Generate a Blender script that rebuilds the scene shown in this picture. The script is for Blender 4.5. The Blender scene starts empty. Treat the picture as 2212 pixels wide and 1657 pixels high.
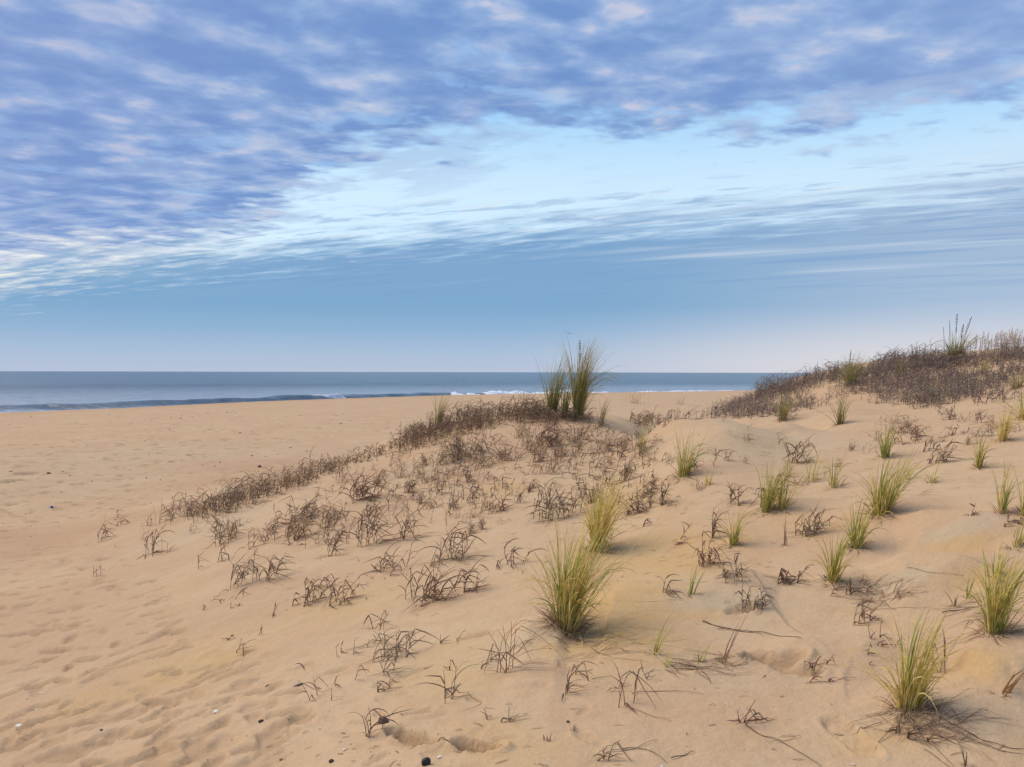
import bpy, math, random
import numpy as np
from mathutils import Matrix, Euler, Vector
R = math.radians
rng = random.Random(7)
S = bpy.context.scene
COL = S.collection

# ------------------------------------------------------------------ camera
EYE = 4.5
F = 1800.0                    # focal length in units of a 2212 x 1657 picture
cam_d = bpy.data.cameras.new('camera')
cam_d.sensor_width = 36.0
cam_d.lens = 36.0 * F / 2212.0
cam_d.clip_start = 0.05
cam_d.clip_end = 30000
cam = bpy.data.objects.new('camera', cam_d)
COL.objects.link(cam)
cam.location = (0, 0, EYE)
cam.rotation_euler = (R(90 - 0.79), R(-0.12), 0)
S.camera = cam
CM = np.array(cam.rotation_euler.to_matrix())

def ray(px, py):
    d = CM @ np.array([(px - 1106.0) / F, -(py - 828.5) / F, -1.0])
    return d / math.hypot(d[0], d[1])          # unit horizontal length

def azt(px, py):
    d = ray(px, py)
    return math.atan2(d[0], d[1]), d[2]

# ------------------------------------------------------------------ world
W = bpy.data.worlds.new('World')
S.world = W
W.use_nodes = True
NT = W.node_tree
NT.nodes.clear()
L = NT.links

class G:
    """small helper for building node maths"""
    def __init__(s, nt): s.nt = nt
    def put(s, sock, v):
        if isinstance(v, bpy.types.NodeSocket): s.nt.links.new(v, sock)
        elif v is not None: sock.default_value = v
    def m(s, op, a, b=None, c=None, clamp=False):
        n = s.nt.nodes.new('ShaderNodeMath'); n.operation = op; n.use_clamp = clamp
        s.put(n.inputs[0], a)
        if b is not None: s.put(n.inputs[1], b)
        if c is not None: s.put(n.inputs[2], c)
        return n.outputs[0]
    def smooth(s, v, a, b, lo=0.0, hi=1.0):
        n = s.nt.nodes.new('ShaderNodeMapRange'); n.interpolation_type = 'SMOOTHSTEP'
        s.put(n.inputs[0], v); s.put(n.inputs[1], a); s.put(n.inputs[2], b)
        s.put(n.inputs[3], lo); s.put(n.inputs[4], hi)
        return n.outputs[0]
    def lin(s, v, a, b, lo=0.0, hi=1.0):
        n = s.nt.nodes.new('ShaderNodeMapRange')
        s.put(n.inputs[0], v); s.put(n.inputs[1], a); s.put(n.inputs[2], b)
        s.put(n.inputs[3], lo); s.put(n.inputs[4], hi)
        return n.outputs[0]
    def noise(s, vec, scale, detail=5, rough=.5, dist=0., w=None):
        n = s.nt.nodes.new('ShaderNodeTexNoise')
        if w is not None:
            n.noise_dimensions = '4D'; n.inputs['W'].default_value = w
        if vec is not None: s.put(n.inputs['Vector'], vec)
        n.inputs['Scale'].default_value = scale
        n.inputs['Detail'].default_value = detail
        n.inputs['Roughness'].default_value = rough
        n.inputs['Distortion'].default_value = dist
        return n.outputs[0]
    def xyz(s, x, y, z):
        n = s.nt.nodes.new('ShaderNodeCombineXYZ')
        s.put(n.inputs[0], x); s.put(n.inputs[1], y); s.put(n.inputs[2], z)
        return n.outputs[0]
    def sep(s, v):
        n = s.nt.nodes.new('ShaderNodeSeparateXYZ'); s.put(n.inputs[0], v)
        return n.outputs
    def ramp(s, v, stops, interp='EASE'):
        n = s.nt.nodes.new('ShaderNodeValToRGB'); cr = n.color_ramp
        cr.interpolation = interp
        while len(cr.elements) < len(stops): cr.elements.new(0.5)
        for e, (p, c) in zip(cr.elements, stops):
            e.position = p; e.color = (*c, 1)
        s.put(n.inputs[0], v)
        return n.outputs[0]
    def mix(s, f, a, b, mode='MIX'):
        n = s.nt.nodes.new('ShaderNodeMix'); n.data_type = 'RGBA'; n.blend_type = mode
        s.put(n.inputs[0], f)
        for i, v in ((6, a), (7, b)):
            if isinstance(v, tuple): v = (*v, 1) if len(v) == 3 else v
            s.put(n.inputs[i], v)
        return n.outputs[2]
    def curve(s, v, pts):
        """pts: (x in 0..1, y in 0..1)"""
        n = s.nt.nodes.new('ShaderNodeFloatCurve')
        c = n.mapping.curves[0]
        c.points[0].location = pts[0]; c.points[1].location = pts[-1]
        for p in pts[1:-1]: c.points.new(*p)
        n.mapping.update()
        s.put(n.inputs['Value'], v)
        return n.outputs[0]

def lin(c):                      # sRGB 0..255 to linear
    r = []
    for v in c:
        v /= 255.0
        r.append(v / 12.92 if v <= .04045 else ((v + .055) / 1.055) ** 2.4)
    return tuple(r)

EXPOSURE = 0.86
S.view_settings.view_transform = 'Standard'
S.view_settings.look = 'None'
S.view_settings.gamma = 1
S.view_settings.use_curve_mapping = False
S.view_settings.exposure = EXPOSURE

g = G(NT)
tc = NT.nodes.new('ShaderNodeTexCoord')
d = g.sep(tc.outputs['Generated'])
hyp = g.m('SQRT', g.m('ADD', g.m('MULTIPLY', d[0], d[0]), g.m('MULTIPLY', d[1], d[1])))
hyp = g.m('MAXIMUM', hyp, 0.001)
az = g.m('ARCTAN2', d[0], d[1])
t = g.m('DIVIDE', d[2], hyp)                      # tangent of the elevation
el = g.m('ARCTANGENT', t)
zz = g.m('ADD', g.m('MAXIMUM', d[2], 0.0), 0.045)
P = g.xyz(g.m('DIVIDE', d[0], zz), g.m('DIVIDE', d[1], zz), 0.0)   # on the flat cloud deck
u = g.m('ADD', g.m('MULTIPLY', az, 1 / 1.4), 0.5, clamp=True)      # -0.7..0.7 rad

def edge(pts, top):               # picture line -> curve over azimuth
    o = []
    for x, y in pts:
        a, tt = azt(x, y); o.append((a / 1.4 + .5, tt / top))
    o = [(0.0, o[0][1])] + o + [(1.0, o[-1][1])]
    return o
B1 = g.m('MULTIPLY', g.curve(u, edge([(0, 572), (250, 552), (550, 494), (740, 375), (900, 325), (1300, 292), (1700, 285), (2212, 235)], .5)), .5)
B2 = g.m('MULTIPLY', g.curve(u, edge([(0, 588), (250, 560), (500, 535), (900, 505), (1300, 478), (1600, 455), (2212, 400)], .5)), .5)

# directions on the deck: along / across
def oriented(deg, sx, sy):
    px_ = g.m('DIVIDE', d[0], zz); py_ = g.m('DIVIDE', d[1], zz); c_, s_ = math.cos(R(deg)), math.sin(R(deg))
    al = g.m('ADD', g.m('MULTIPLY', px_, s_ * sx), g.m('MULTIPLY', py_, c_ * sx))
    ac_ = g.m('SUBTRACT', g.m('MULTIPLY', px_, c_ * sy), g.m('MULTIPLY', py_, s_ * sy))
    return g.xyz(al, ac_, 0.0)
nA = g.noise(P, 1.0, 3, .5, .3, w=1.3)            # large
Pm = oriented(64, .82, 1.0)
nB = g.noise(Pm, 5.4, 2, .42, .15, w=4.6)
nC = g.noise(Pm, 12.0, 4, .5, .15, w=2.2)
nE = g.noise(Pm, 2.4, 3, .5, .3, w=8.8)
Ps = oriented(-63, .13, 1.0)
nS = g.noise(Ps, 1.9, 4, .5, .25, w=7.7)
nS2 = g.noise(Ps, 6.0, 4, .55, .2, w=3.7)

# upper deck
nD = g.noise(oriented(64, .9, 1.0), 5.4, 4, .50, .12, w=14.6)
cell = g.smooth(nD, .34, .66)
den = g.m('ADD', g.m('MULTIPLY', cell, .50), g.m('ADD', g.m('MULTIPLY', nE, .36), g.m('MULTIPLY', nC, .40)))
upc = g.ramp(g.lin(den, .36, .98), [
    (0.0, lin((116, 150, 206))), (.20, lin((123, 156, 209))), (.42, lin((134, 165, 214))),
    (.62, lin((147, 175, 219))), (.80, lin((166, 187, 223))), (1.0, lin((196, 204, 227)))], 'LINEAR')
warmc = g.m('MULTIPLY', g.smooth(den, .78, .98), g.smooth(nA, .42, .6))
upc = g.mix(g.m('MULTIPLY', warmc, .6), upc, lin((212, 207, 222)))
hole = g.m('MULTIPLY', g.smooth(g.noise(Pm, 4.4, 5, .55, .3, w=9.4), .56, .66), g.smooth(g.m('SUBTRACT', t, B1), .24, .0, .4, 1.0))
upc = g.mix(g.m('MULTIPLY', hole, .62), upc, lin((154, 196, 240)))
left = g.smooth(g.m('ADD', az, g.m('MULTIPLY', t, -.55)), -.28, -.75)
upc = g.mix(g.m('MULTIPLY', left, g.m('ADD', .10, g.m('MULTIPLY', nA, .3))), upc, lin((142, 156, 208)))
# rows of light near the far edge of the deck
row = g.m('MULTIPLY', g.smooth(g.noise(oriented(-72, .30, 1.0), 4.6, 5, .55, .2, w=3.3), .50, .64), g.smooth(g.m('SUBTRACT', t, B1), .16, .01))
upc = g.mix(g.m('MULTIPLY', row, .45), upc, lin((190, 208, 232)))
right = g.smooth(az, .1, .62)
upc = g.mix(g.m('MULTIPLY', right, .28), upc, lin((168, 190, 228)))
# clear band behind
low = g.smooth(t, .36, .19)
clear = g.mix(low, lin((150, 206, 250)), lin((210, 237, 254)))
cream = g.m('MULTIPLY', g.smooth(az, -.22, -.50), g.smooth(t, .26, .17))
clear = g.mix(cream, clear, lin((243, 240, 233)))
farr = g.m('MULTIPLY', g.smooth(az, .30, .60), g.smooth(t, .27, .18))
clear = g.mix(g.m('MULTIPLY', farr, .6), clear, lin((206, 218, 236)))
sky_n = NT.nodes.new('ShaderNodeTexSky')
sky_n.sky_type = 'NISHITA'; sky_n.sun_disc = False
SUN_EL, SUN_AZ = 50.0, -64.0                      # degrees; azimuth from the view axis, minus = left
sky_n.sun_elevation = R(SUN_EL); sky_n.sun_rotation = R(SUN_AZ)
sky_n.air_density = 1.0; sky_n.dust_density = 1.0
nish = g.mix(1.0, sky_n.outputs[0], (.22, .22, .22, 1), 'MULTIPLY')
clear = g.mix(.10, clear, nish)

warp = g.m('ADD', g.m('MULTIPLY', g.m('SUBTRACT', nB, .5), .13), g.m('ADD', g.m('MULTIPLY', g.m('SUBTRACT', nC, .5), .10), g.m('MULTIPLY', g.m('SUBTRACT', nE, .5), .12)))
warp = g.m('MULTIPLY', warp, g.smooth(t, .10, .26, .45, 1.0))
upf = g.smooth(g.m('ADD', g.m('SUBTRACT', t, B1), warp), -.014, .034)
sky = g.mix(upf, clear, upc)
# shreds of cloud below the deck edge
nF = g.noise(oriented(-63, .42, 1.0), 5.0, 5, .58, .3, w=5.1)
shred = g.m('MULTIPLY', g.smooth(nF, .46, .60), g.smooth(g.m('SUBTRACT', t, B1), -.10, -.005))
shred = g.m('MULTIPLY', shred, g.smooth(az, .30, -.15, .0, .45))
sky = g.mix(g.m('MULTIPLY', shred, g.m('SUBTRACT', 1.0, upf)), sky, lin((158, 182, 219)))

# low deck
nG = g.noise(oriented(-63, .30, 1.0), 6.5, 5, .6, .2, w=6.3)
loww = g.m('ADD', g.m('MULTIPLY', g.m('SUBTRACT', nS, .5), .11), g.m('MULTIPLY', g.m('SUBTRACT', nG, .5), .12))
lof = g.smooth(g.m('ADD', g.m('SUBTRACT', B2, t), loww), -.022, .030)
lowc = g.ramp(g.lin(t, 0, .25), [
    (0.0, lin((184, 195, 217))), (.09, lin((171, 192, 217))), (.20, lin((146, 180, 213))), (.31, lin((128, 170, 207))),
    (.62, lin((126, 167, 207))), (.85, lin((146, 182, 219))), (1.0, lin((168, 194, 225)))], 'LINEAR')
rr = g.m('MULTIPLY', g.smooth(az, .05, .60), g.smooth(t, .26, .0, .45, 1.0))
lowc = g.mix(g.m('MULTIPLY', rr, .66), lowc, lin((196, 207, 224)))
stk = g.smooth(nS, .52, .66)
lowc = g.mix(g.m('MULTIPLY', stk, g.m('MULTIPLY', g.smooth(t, .07, .14, 0, .75), g.smooth(az, -.3, .4, .25, 1.0))), lowc, lin((208, 220, 236)))
stk2 = g.smooth(nS2, .50, .36)
lowc = g.mix(g.m('MULTIPLY', stk2, g.smooth(t, .06, .12, 0, .40)), lowc, lin((118, 158, 205)))
lowc = g.mix(g.m('MULTIPLY', g.smooth(az, -.05, .5), g.smooth(t, .085, .005, 0, .85)), lowc, lin((226, 221, 222)))
sky = g.mix(lof, sky, lowc)
# bright and dark flakes along the upper edge of the low deck
bnd = g.smooth(g.m('ABSOLUTE', g.m('SUBTRACT', g.m('SUBTRACT', t, B2), .004)), .055, .008)
rip = g.m('MULTIPLY', g.smooth(g.noise(oriented(-63, .34, 1.0), 8.5, 4, .58, .3, w=1.9), .54, .66), bnd)
sky = g.mix(g.m('MULTIPLY', rip, g.smooth(az, .5, -.1, .3, .5)), sky, lin((222, 233, 243)))
rip2 = g.m('MULTIPLY', g.smooth(g.noise(oriented(-63, .34, 1.0), 7.5, 5, .6, .3, w=12.9), .53, .63), bnd)
sky = g.mix(g.m('MULTIPLY', rip2, .6), sky, lin((142, 174, 214)))
# below the horizon: distant sea
sky = g.mix(g.smooth(t, 0.0, -.01), sky, lin((120, 140, 165)))
bg = NT.nodes.new('ShaderNodeBackground')
bg.inputs[1].default_value = 0.1
k = 10.0 / (2 ** EXPOSURE)
L.new(g.mix(1.0, sky, (k, k, k, 1), 'MULTIPLY'), bg.inputs[0])
wo = NT.nodes.new('ShaderNodeOutputWorld')
L.new(bg.outputs[0], wo.inputs[0])

# ------------------------------------------------------------------ sun behind thin cloud
sd = bpy.data.lights.new('sun', 'SUN')
sd.energy = 1.5
sd.angle = R(42)
sd.color = (1.0, .87, .68)
sun = bpy.data.objects.new('sun', sd)
COL.objects.link(sun)
sv = Vector((math.sin(R(SUN_AZ)) * math.cos(R(SUN_EL)), math.cos(R(SUN_AZ)) * math.cos(R(SUN_EL)), math.sin(R(SUN_EL))))
sun.rotation_euler = sv.to_track_quat('Z', 'Y').to_euler()

# ------------------------------------------------------------------ numpy noise
def hash2(ix, iy, s):
    h = (ix.astype(np.int64) * 374761393 + iy.astype(np.int64) * 668265263 + s * 982451653) & 0xffffffff
    h = ((h ^ (h >> 13)) * 1274126177) & 0xffffffff
    return ((h ^ (h >> 16)) & 0xffff) / 65535.0
def vnoise(x, y, s=0):
    x = np.asarray(x, float); y = np.asarray(y, float)
    ix = np.floor(x); iy = np.floor(y); fx = x - ix; fy = y - iy
    fx = fx * fx * fx * (fx * (fx * 6 - 15) + 10); fy = fy * fy * fy * (fy * (fy * 6 - 15) + 10)
    a = hash2(ix, iy, s); b = hash2(ix + 1, iy, s); c = hash2(ix, iy + 1, s); e = hash2(ix + 1, iy + 1, s)
    return (a + (b - a) * fx) * (1 - fy) + (c + (e - c) * fx) * fy - .5
def fbm(x, y, o=4, s=0):
    r = 0; a = 1.0
    for i in range(o):
        r = r + a * vnoise(x * 2 ** i + 13.7 * i, y * 2 ** i - 7.1 * i, s + i); a *= .5
    return r
def sstep(x, a, b):
    q = np.clip((x - a) / (b - a), 0, 1); return q * q * (3 - 2 * q)

# ------------------------------------------------------------------ terrain
# (picture x, picture y, metres below the eye)  -> a point of the sand surface
CP = [
 (-300,1657,2.10),(0,1657,1.85),(275,1657,1.68),(550,1657,1.50),(830,1657,1.38),(1106,1657,1.30),(1400,1657,1.28),(1658,1657,1.27),(1935,1657,1.25),(2212,1657,1.24),(2500,1657,1.22),
 (0,1400,2.12),(275,1400,1.92),(550,1400,1.66),(830,1400,1.50),(1106,1400,1.38),(1300,1400,1.32),(1658,1400,1.24),(1935,1400,1.18),(2212,1400,1.12),(2500,1400,1.05),
 (0,1250,2.45),(250,1250,2.20),(450,1250,1.90),(700,1270,1.62),(950,1270,1.47),(1150,1280,1.36),(1350,1270,1.28),(1500,1250,1.20),
 (0,1150,2.80),(180,1160,2.62),(330,1180,2.25),(550,1180,1.82),(800,1180,1.56),(1106,1180,1.36),(1380,1180,1.24),(1658,1180,1.10),(1935,1180,1.00),(2212,1180,.90),(2500,1180,.80),
 (700,1080,1.62),(900,1080,1.45),(1106,1080,1.28),(1380,1080,1.12),(1658,1080,.97),(1935,1080,.86),(2212,1080,.76),
 (420,1120,2.12),(560,1085,1.90),(850,1000,1.40),(1000,970,1.12),(1106,1000,1.15),(1380,1000,1.0),(1658,1000,.88),(1935,1000,.78),(2212,1000,.68),
 (1106,930,.88),(1240,930,.86),(1400,940,.85),(1560,930,.74),(1700,940,.74),(1850,930,.68),(2030,930,.60),(2212,930,.52),
 # ridge of the near dune
 (275,1112,2.58),(420,1092,2.25),(560,1052,2.00),(700,1002,1.70),(790,968,1.45),(870,934,1.18),(960,908,.95),(1050,890,.80),(1150,884,.70),(1240,893,.72),(1340,905,.78),(1440,912,.70),(1560,910,.62),(1700,908,.60),
 # foot of the back dune and its slope
 (1800,895,.66),(1900,893,.64),(2030,890,.56),(2212,885,.44),(2500,880,.35),
]
CR = [  # picture x, picture y, distance: the back dune
 (1560,880,21.5),(1620,857,23),(1700,822,24),(1800,797,23.5),(1900,779,22),(2000,766,21),(2100,757,20),(2212,750,19),(2500,735,17),
 (1700,870,19),(1800,850,18),(1900,840,17),(2030,830,16),(2130,815,15.5),(2212,810,14.5),(2500,800,13),
]
pts = []
def addp(a, r, z): pts.append((a, math.log(r), z))
for px, py, h in CP:
    dv = ray(px, py); r = -h / dv[2]; addp(math.atan2(dv[0], dv[1]), r, EYE - h)
for px, py, Y in CR:
    dv = ray(px, py); r = Y / math.cos(math.atan2(dv[0], dv[1])); addp(math.atan2(dv[0], dv[1]), r, EYE + dv[2] * r)
def azp(px): return math.atan2((px - 1106) / F, 1)
# behind the ridges the sand falls to the flat beach
BEACH = EYE - 3.08
for px, r, z in [(-300,9,2.2),(-300,16,1.75),(-300,30,1.5),(0,17,BEACH+.25),(0,26,BEACH+.08),(0,45,BEACH),(275,20,BEACH+.1),(275,32,BEACH),(275,50,BEACH),(450,20,BEACH+.35),(450,28,BEACH+.03),(450,50,BEACH),
                 (600,19.5,BEACH+.55),(600,26,BEACH+.05),(600,45,BEACH),(760,21,BEACH+.75),(760,29,BEACH+.05),(760,50,BEACH),(900,22,BEACH+.95),(900,30,BEACH+.1),(900,60,BEACH),
                 (1050,23,BEACH+1.0),(1050,32,BEACH+.1),(1050,60,BEACH),(1240,22,BEACH+1.15),(1240,33,BEACH+.12),(1240,70,BEACH),(1340,19,3.35),(1340,26,2.6),(1340,36,BEACH+.2),(1340,80,BEACH),
                 (1440,12.4,3.42),(1540,12.4,3.40),(1640,12.4,3.46),(1740,12.4,3.60),(1480,15,3.35),(1480,22,3.2),(1480,30,2.3),(1480,42,BEACH+.1),(1480,80,BEACH),(1600,15,3.6),(1600,31,3.2),(1600,44,BEACH+.4),(1600,90,BEACH),
                 (1750,32,3.4),(1750,50,BEACH+.4),(1750,90,BEACH),(1950,32,3.9),(1950,55,BEACH+.4),(1950,100,BEACH),(2212,30,4.2),(2212,60,2.4),(2212,100,BEACH),(2500,30,4.5),(2500,60,3.0),(2500,100,1.8),
                 (-300,1.2,2.55),(0,1.2,2.75),(550,1.2,2.95),(1106,1.2,3.1),(1658,1.2,3.15),(2212,1.2,3.2),(2500,1.2,3.2),
                 (0,130,BEACH),(600,150,BEACH),(1240,160,BEACH),(1750,170,BEACH),(2500,170,1.6)]:
    addp(azp(px), r, z)
pts = np.array(pts)
SA = 2.6                                              # weight of azimuth against ln(r)
def feat(a, lr): return np.stack([a * SA, lr], -1)
PX = feat(pts[:, 0], pts[:, 1])
def tps(d2): return .5 * d2 * np.log(np.maximum(d2, 1e-12))
nP = len(PX)
D2 = ((PX[:, None] - PX[None]) ** 2).sum(-1)
A = np.zeros((nP + 3, nP + 3))
A[:nP, :nP] = tps(D2) + np.eye(nP) * 2e-4
A[:nP, nP] = 1; A[:nP, nP + 1:] = PX; A[nP, :nP] = 1; A[nP + 1:, :nP] = PX.T
Wt = np.linalg.solve(A, np.concatenate([pts[:, 2], np.zeros(3)]))
AL, AR = azp(-300), azp(2500)
def tps_eval(a, lr):
    out = np.full(a.shape, Wt[nP]) + Wt[nP + 1] * a * SA + Wt[nP + 2] * lr
    for i in range(nP):
        out += Wt[i] * tps((a * SA - PX[i, 0]) ** 2 + (lr - PX[i, 1]) ** 2)
    return out
# berm line in (azimuth, r)
_b = [(-1.3, 38), (-.8, 46)]
for px, py in [(0, 893), (275, 882), (550, 868), (780, 860), (1000, 853), (1250, 849), (1500, 845.5), (1700, 842)]:
    dv = ray(px, py); _b.append((math.atan2(dv[0], dv[1]), -3.08 / dv[2]))
_b += [(.5, 185), (.9, 320), (1.3, 800)]
_b = np.array(_b)
def berm_r(a): return np.interp(a, _b[:, 0], _b[:, 1])

def base_height(x, y):
    x = np.asarray(x, float); y = np.asarray(y, float)
    r = np.maximum(np.hypot(x, y), .35); a = np.arctan2(x, y)
    ac = np.clip(a, AL, AR)
    over = np.abs(a - ac)
    z = tps_eval(ac, np.log(np.clip(r, 1.2, 165)))
    wb = sstep(over, .4, 1.9)
    back = 3.1 + .5 * sstep(r, 3, 40)
    z = z * (1 - wb) + back * wb
    rb = berm_r(a)
    bm = EYE - 3.08 + .18 * fbm(x * .06, y * .06, 3, 77)
    q = sstep(r, rb * .45, rb * .75) * (1 - wb)
    z = z * (1 - q) + (EYE - 3.08) * q
    s = r - rb
    drop = np.where(s > 0, .075 * (np.sqrt(s * s + 4) - 2), 0)
    z = z - np.minimum(drop, 8) * (1 - sstep(np.abs(a), 1.5, 1.9))
    return z

def hit(px, py, hf=None, rmin=1.3, rmax=400.0):
    """where the line of sight through a picture point meets the ground"""
    hf = hf or height
    dv = ray(px, py)
    rs = np.exp(np.linspace(math.log(rmin), math.log(rmax), 500))
    z = EYE + dv[2] * rs - hf(dv[0] * rs, dv[1] * rs)
    i = np.argmax(z < 0)
    if z[i] >= 0: return None
    r0, r1 = rs[max(i - 1, 0)], rs[i]
    for _ in range(2):
        q = np.linspace(r0, r1, 12); z = EYE + dv[2] * q - hf(dv[0] * q, dv[1] * q)
        j = max(int(np.argmax(z < 0)), 1); r0, r1 = q[j - 1], q[j]
    r = .5 * (r0 + r1)
    return (dv[0] * r, dv[1] * r, EYE + dv[2] * r)

# a lookup grid of the base surface in (azimuth, ln r), for speed
GA = np.linspace(-1.0, 1.0, 501); GL = np.linspace(math.log(.9), math.log(420), 620)
_a, _l = np.meshgrid(GA, GL, indexing='ij')
_r = np.exp(_l)
BZ = base_height(np.sin(_a) * _r, np.cos(_a) * _r)
def grid_base(x, y):
    x = np.asarray(x, float); y = np.asarray(y, float)
    a = (np.arctan2(x, y) - GA[0]) / (GA[1] - GA[0]); l = (np.log(np.maximum(np.hypot(x, y), .9)) - GL[0]) / (GL[1] - GL[0])
    a = np.clip(a, 0, len(GA) - 1.001); l = np.clip(l, 0, len(GL) - 1.001)
    i = a.astype(int); j = l.astype(int); fa = a - i; fl = l - j
    return (BZ[i, j] * (1 - fa) + BZ[i + 1, j] * fa) * (1 - fl) + (BZ[i, j + 1] * (1 - fa) + BZ[i + 1, j + 1] * fa) * fl

# drifts: small tongues of blown sand; crest polylines in picture points, height m, width far side, width near side
DR = [
 ([(1255,1318),(1330,1306),(1430,1300),(1530,1284),(1620,1262),(1690,1262)], .075, .10, .50),
 ([(2085,1382),(2180,1392),(2300,1405)], .05, .10, .5),
 ([(1870,1236),(1960,1222),(2060,1222),(2140,1240)], .060, .08, .45),
 ([(1930,1134),(2010,1124),(2110,1126),(2212,1142)], .050, .09, .45),
 ([(1640,1430),(1740,1405),(1860,1400),(1960,1420)], .045, .15, .40),
 ([(1100,1400),(1180,1390),(1230,1385)], .05, .2, .5),
 ([(850,1010),(960,990),(1080,985)], .07, .4, .7),
 ([(700,1110),(800,1085),(900,1070)], .06, .4, .6),
 ([(1500,960),(1620,950),(1760,948)], .05, .5, .6),
 ([(2250,1500),(2180,1478),(2120,1490)], .05, .1, .4),
]
DRW = []
for line, hh, wf, wn in DR:
    w = [hit(px, py, grid_base) for px, py in line]
    w = np.array([(q[0], q[1]) for q in w if q])
    DRW.append((w, hh, wf, wn))
def drift_field(x, y):
    z = np.zeros_like(x)
    for w, hh, wf, wn in DRW:
        lo = w.min(0) - 1.6; hi = w.max(0) + 1.6
        m = (x > lo[0]) & (x < hi[0]) & (y > lo[1]) & (y < hi[1])
        if not m.any(): continue
        xx = x[m]; yy = y[m]; best = np.full(xx.shape, 1e9); sd_ = np.zeros(xx.shape); tt = np.zeros(xx.shape)
        n = len(w) - 1
        for i in range(n):
            p, q = w[i], w[i + 1]; e = q - p; ll = (e ** 2).sum()
            k_ = np.clip(((xx - p[0]) * e[0] + (yy - p[1]) * e[1]) / ll, 0, 1)
            dx = xx - p[0] - k_ * e[0]; dy = yy - p[1] - k_ * e[1]; dd = np.hypot(dx, dy)
            s_ = np.sign(e[0] * dy - e[1] * dx)
            c = dd < best
            best = np.where(c, dd, best); sd_ = np.where(c, s_, sd_); tt = np.where(c, (i + k_) / n, tt)
        wid = np.where(sd_ > 0, wf, wn)
        prof = np.exp(-(best / wid) ** 1.5)
        z[m] += 1.35 * hh * prof * np.clip(np.sin(np.pi * np.clip(tt * .9 + .05, 0, 1)) * 1.3, 0, 1)
    return z

def medium(x, y):
    r = np.hypot(x, y)
    nr = 1 - sstep(r, 8, 40)
    z = .050 * fbm(x * .55 + 4, y * .55, 3, 3) * (0.35 + .65 * nr)
    z += .016 * fbm(x * 2.1, y * 2.1, 3, 9) * (1 - sstep(r, 10, 60))
    return z

# little mounds gathered round the tussocks are appended before the height grid is made
MOUNDS = []

# footprints: (x, y, direction, length, width, depth)
FP = []
def fp_at(px, py, L_=.27, ang=None, dep=.022, wid=None):
    h = hit(px, py, grid_base)
    if h: FP.append((h[0], h[1], ang if ang is not None else rng.uniform(0, math.pi), L_, wid or L_ * .42, dep))
for px, py, l, an, dp in [(868,1597,.19,2.4,.055),(905,1612,.20,2.5,.060),(1022,1620,.21,2.6,.058),(905,1549,.15,.3,.02),(1672,1436,.26,2.7,.060),
                          (1722,1456,.24,2.5,.035),(1600,1335,.2,.4,.025),(310,1580,.24,.4,.032),(245,1542,.20,.5,.03),(165,1560,.26,-.2,.035),(90,1550,.3,.1,.035),
                          (60,1366,.42,-.1,.035),(120,1402,.34,-.3,.034),(90,1425,.24,.4,.03),(75,1478,.22,.3,.032),(90,1520,.24,.2,.03),
                          (185,1528,.25,.6,.032),(215,1600,.24,.2,.03),(20,1610,.3,.2,.03),(130,1625,.4,-.4,.034),(395,1482,.24,.5,.026),(345,1445,.24,.3,.026),
                          (390,1400,.22,.5,.025),(320,1405,.24,.4,.025),(485,1430,.22,.5,.02),(530,1470,.2,.5,.02),(570,1490,.24,.2,.022),(620,1500,.22,.2,.022),
                          (560,1530,.24,.2,.022),(610,1545,.22,.1,.022),(400,1530,.22,.3,.022),(310,1640,.3,.3,.03),(850,1476,.2,.3,.016),(890,1460,.2,.3,.016),
                          (1035,1388,.2,.2,.016),(650,1440,.18,.3,.014),(715,1455,.18,.3,.014),(30,1040,1.0,.9,.10),(55,1022,.8,1.2,.08),(135,1022,.5,-.2,.09),(100,1025,.3,.2,.07)]:
    fp_at(px, py, l, an, dp, wid=l * (.9 if l > .4 and py < 1100 else .45))
NR = random.Random(11)
def scatter_fp(n, x0, x1, y0, y1, keep, l0=.2, l1=.3, dp=(.012, .028)):
    c = 0
    while c < n:
        px = NR.uniform(x0, x1); py = NR.uniform(y0, y1)
        if not keep(px, py): c += .1; continue
        h = hit(px, py, grid_base)
        if h:
            l = NR.uniform(l0, l1)
            FP.append((h[0], h[1], NR.choice([NR.gauss(.5, .5), NR.gauss(2.4, .5)]), l, l * NR.uniform(.36, .55), NR.uniform(*dp)))
        c += 1
scatter_fp(120, 0, 640, 1340, 1680, lambda x, y: y > 1350 + .25 * abs(x - 200) - 20, .16, .27, (.012, .030))
scatter_fp(120, 0, 400, 1170, 1370, lambda x, y: x < 400 - (1360 - y) * .6, .17, .25, (.012, .028))
scatter_fp(230, 0, 760, 1010, 1180, lambda x, y: y < 1165 - .19 * x, .2, .45, (.015, .06))
scatter_fp(420, 0, 1250, 895, 1010, lambda x, y: y < 1060 - .16 * x and y > 915 - .03 * x, .25, .7, (.03, .09))
scatter_fp(30, 560, 1300, 1480, 1680, lambda x, y: y > 1500, .10, .18, (.004, .012))
FPA = FP

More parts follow.
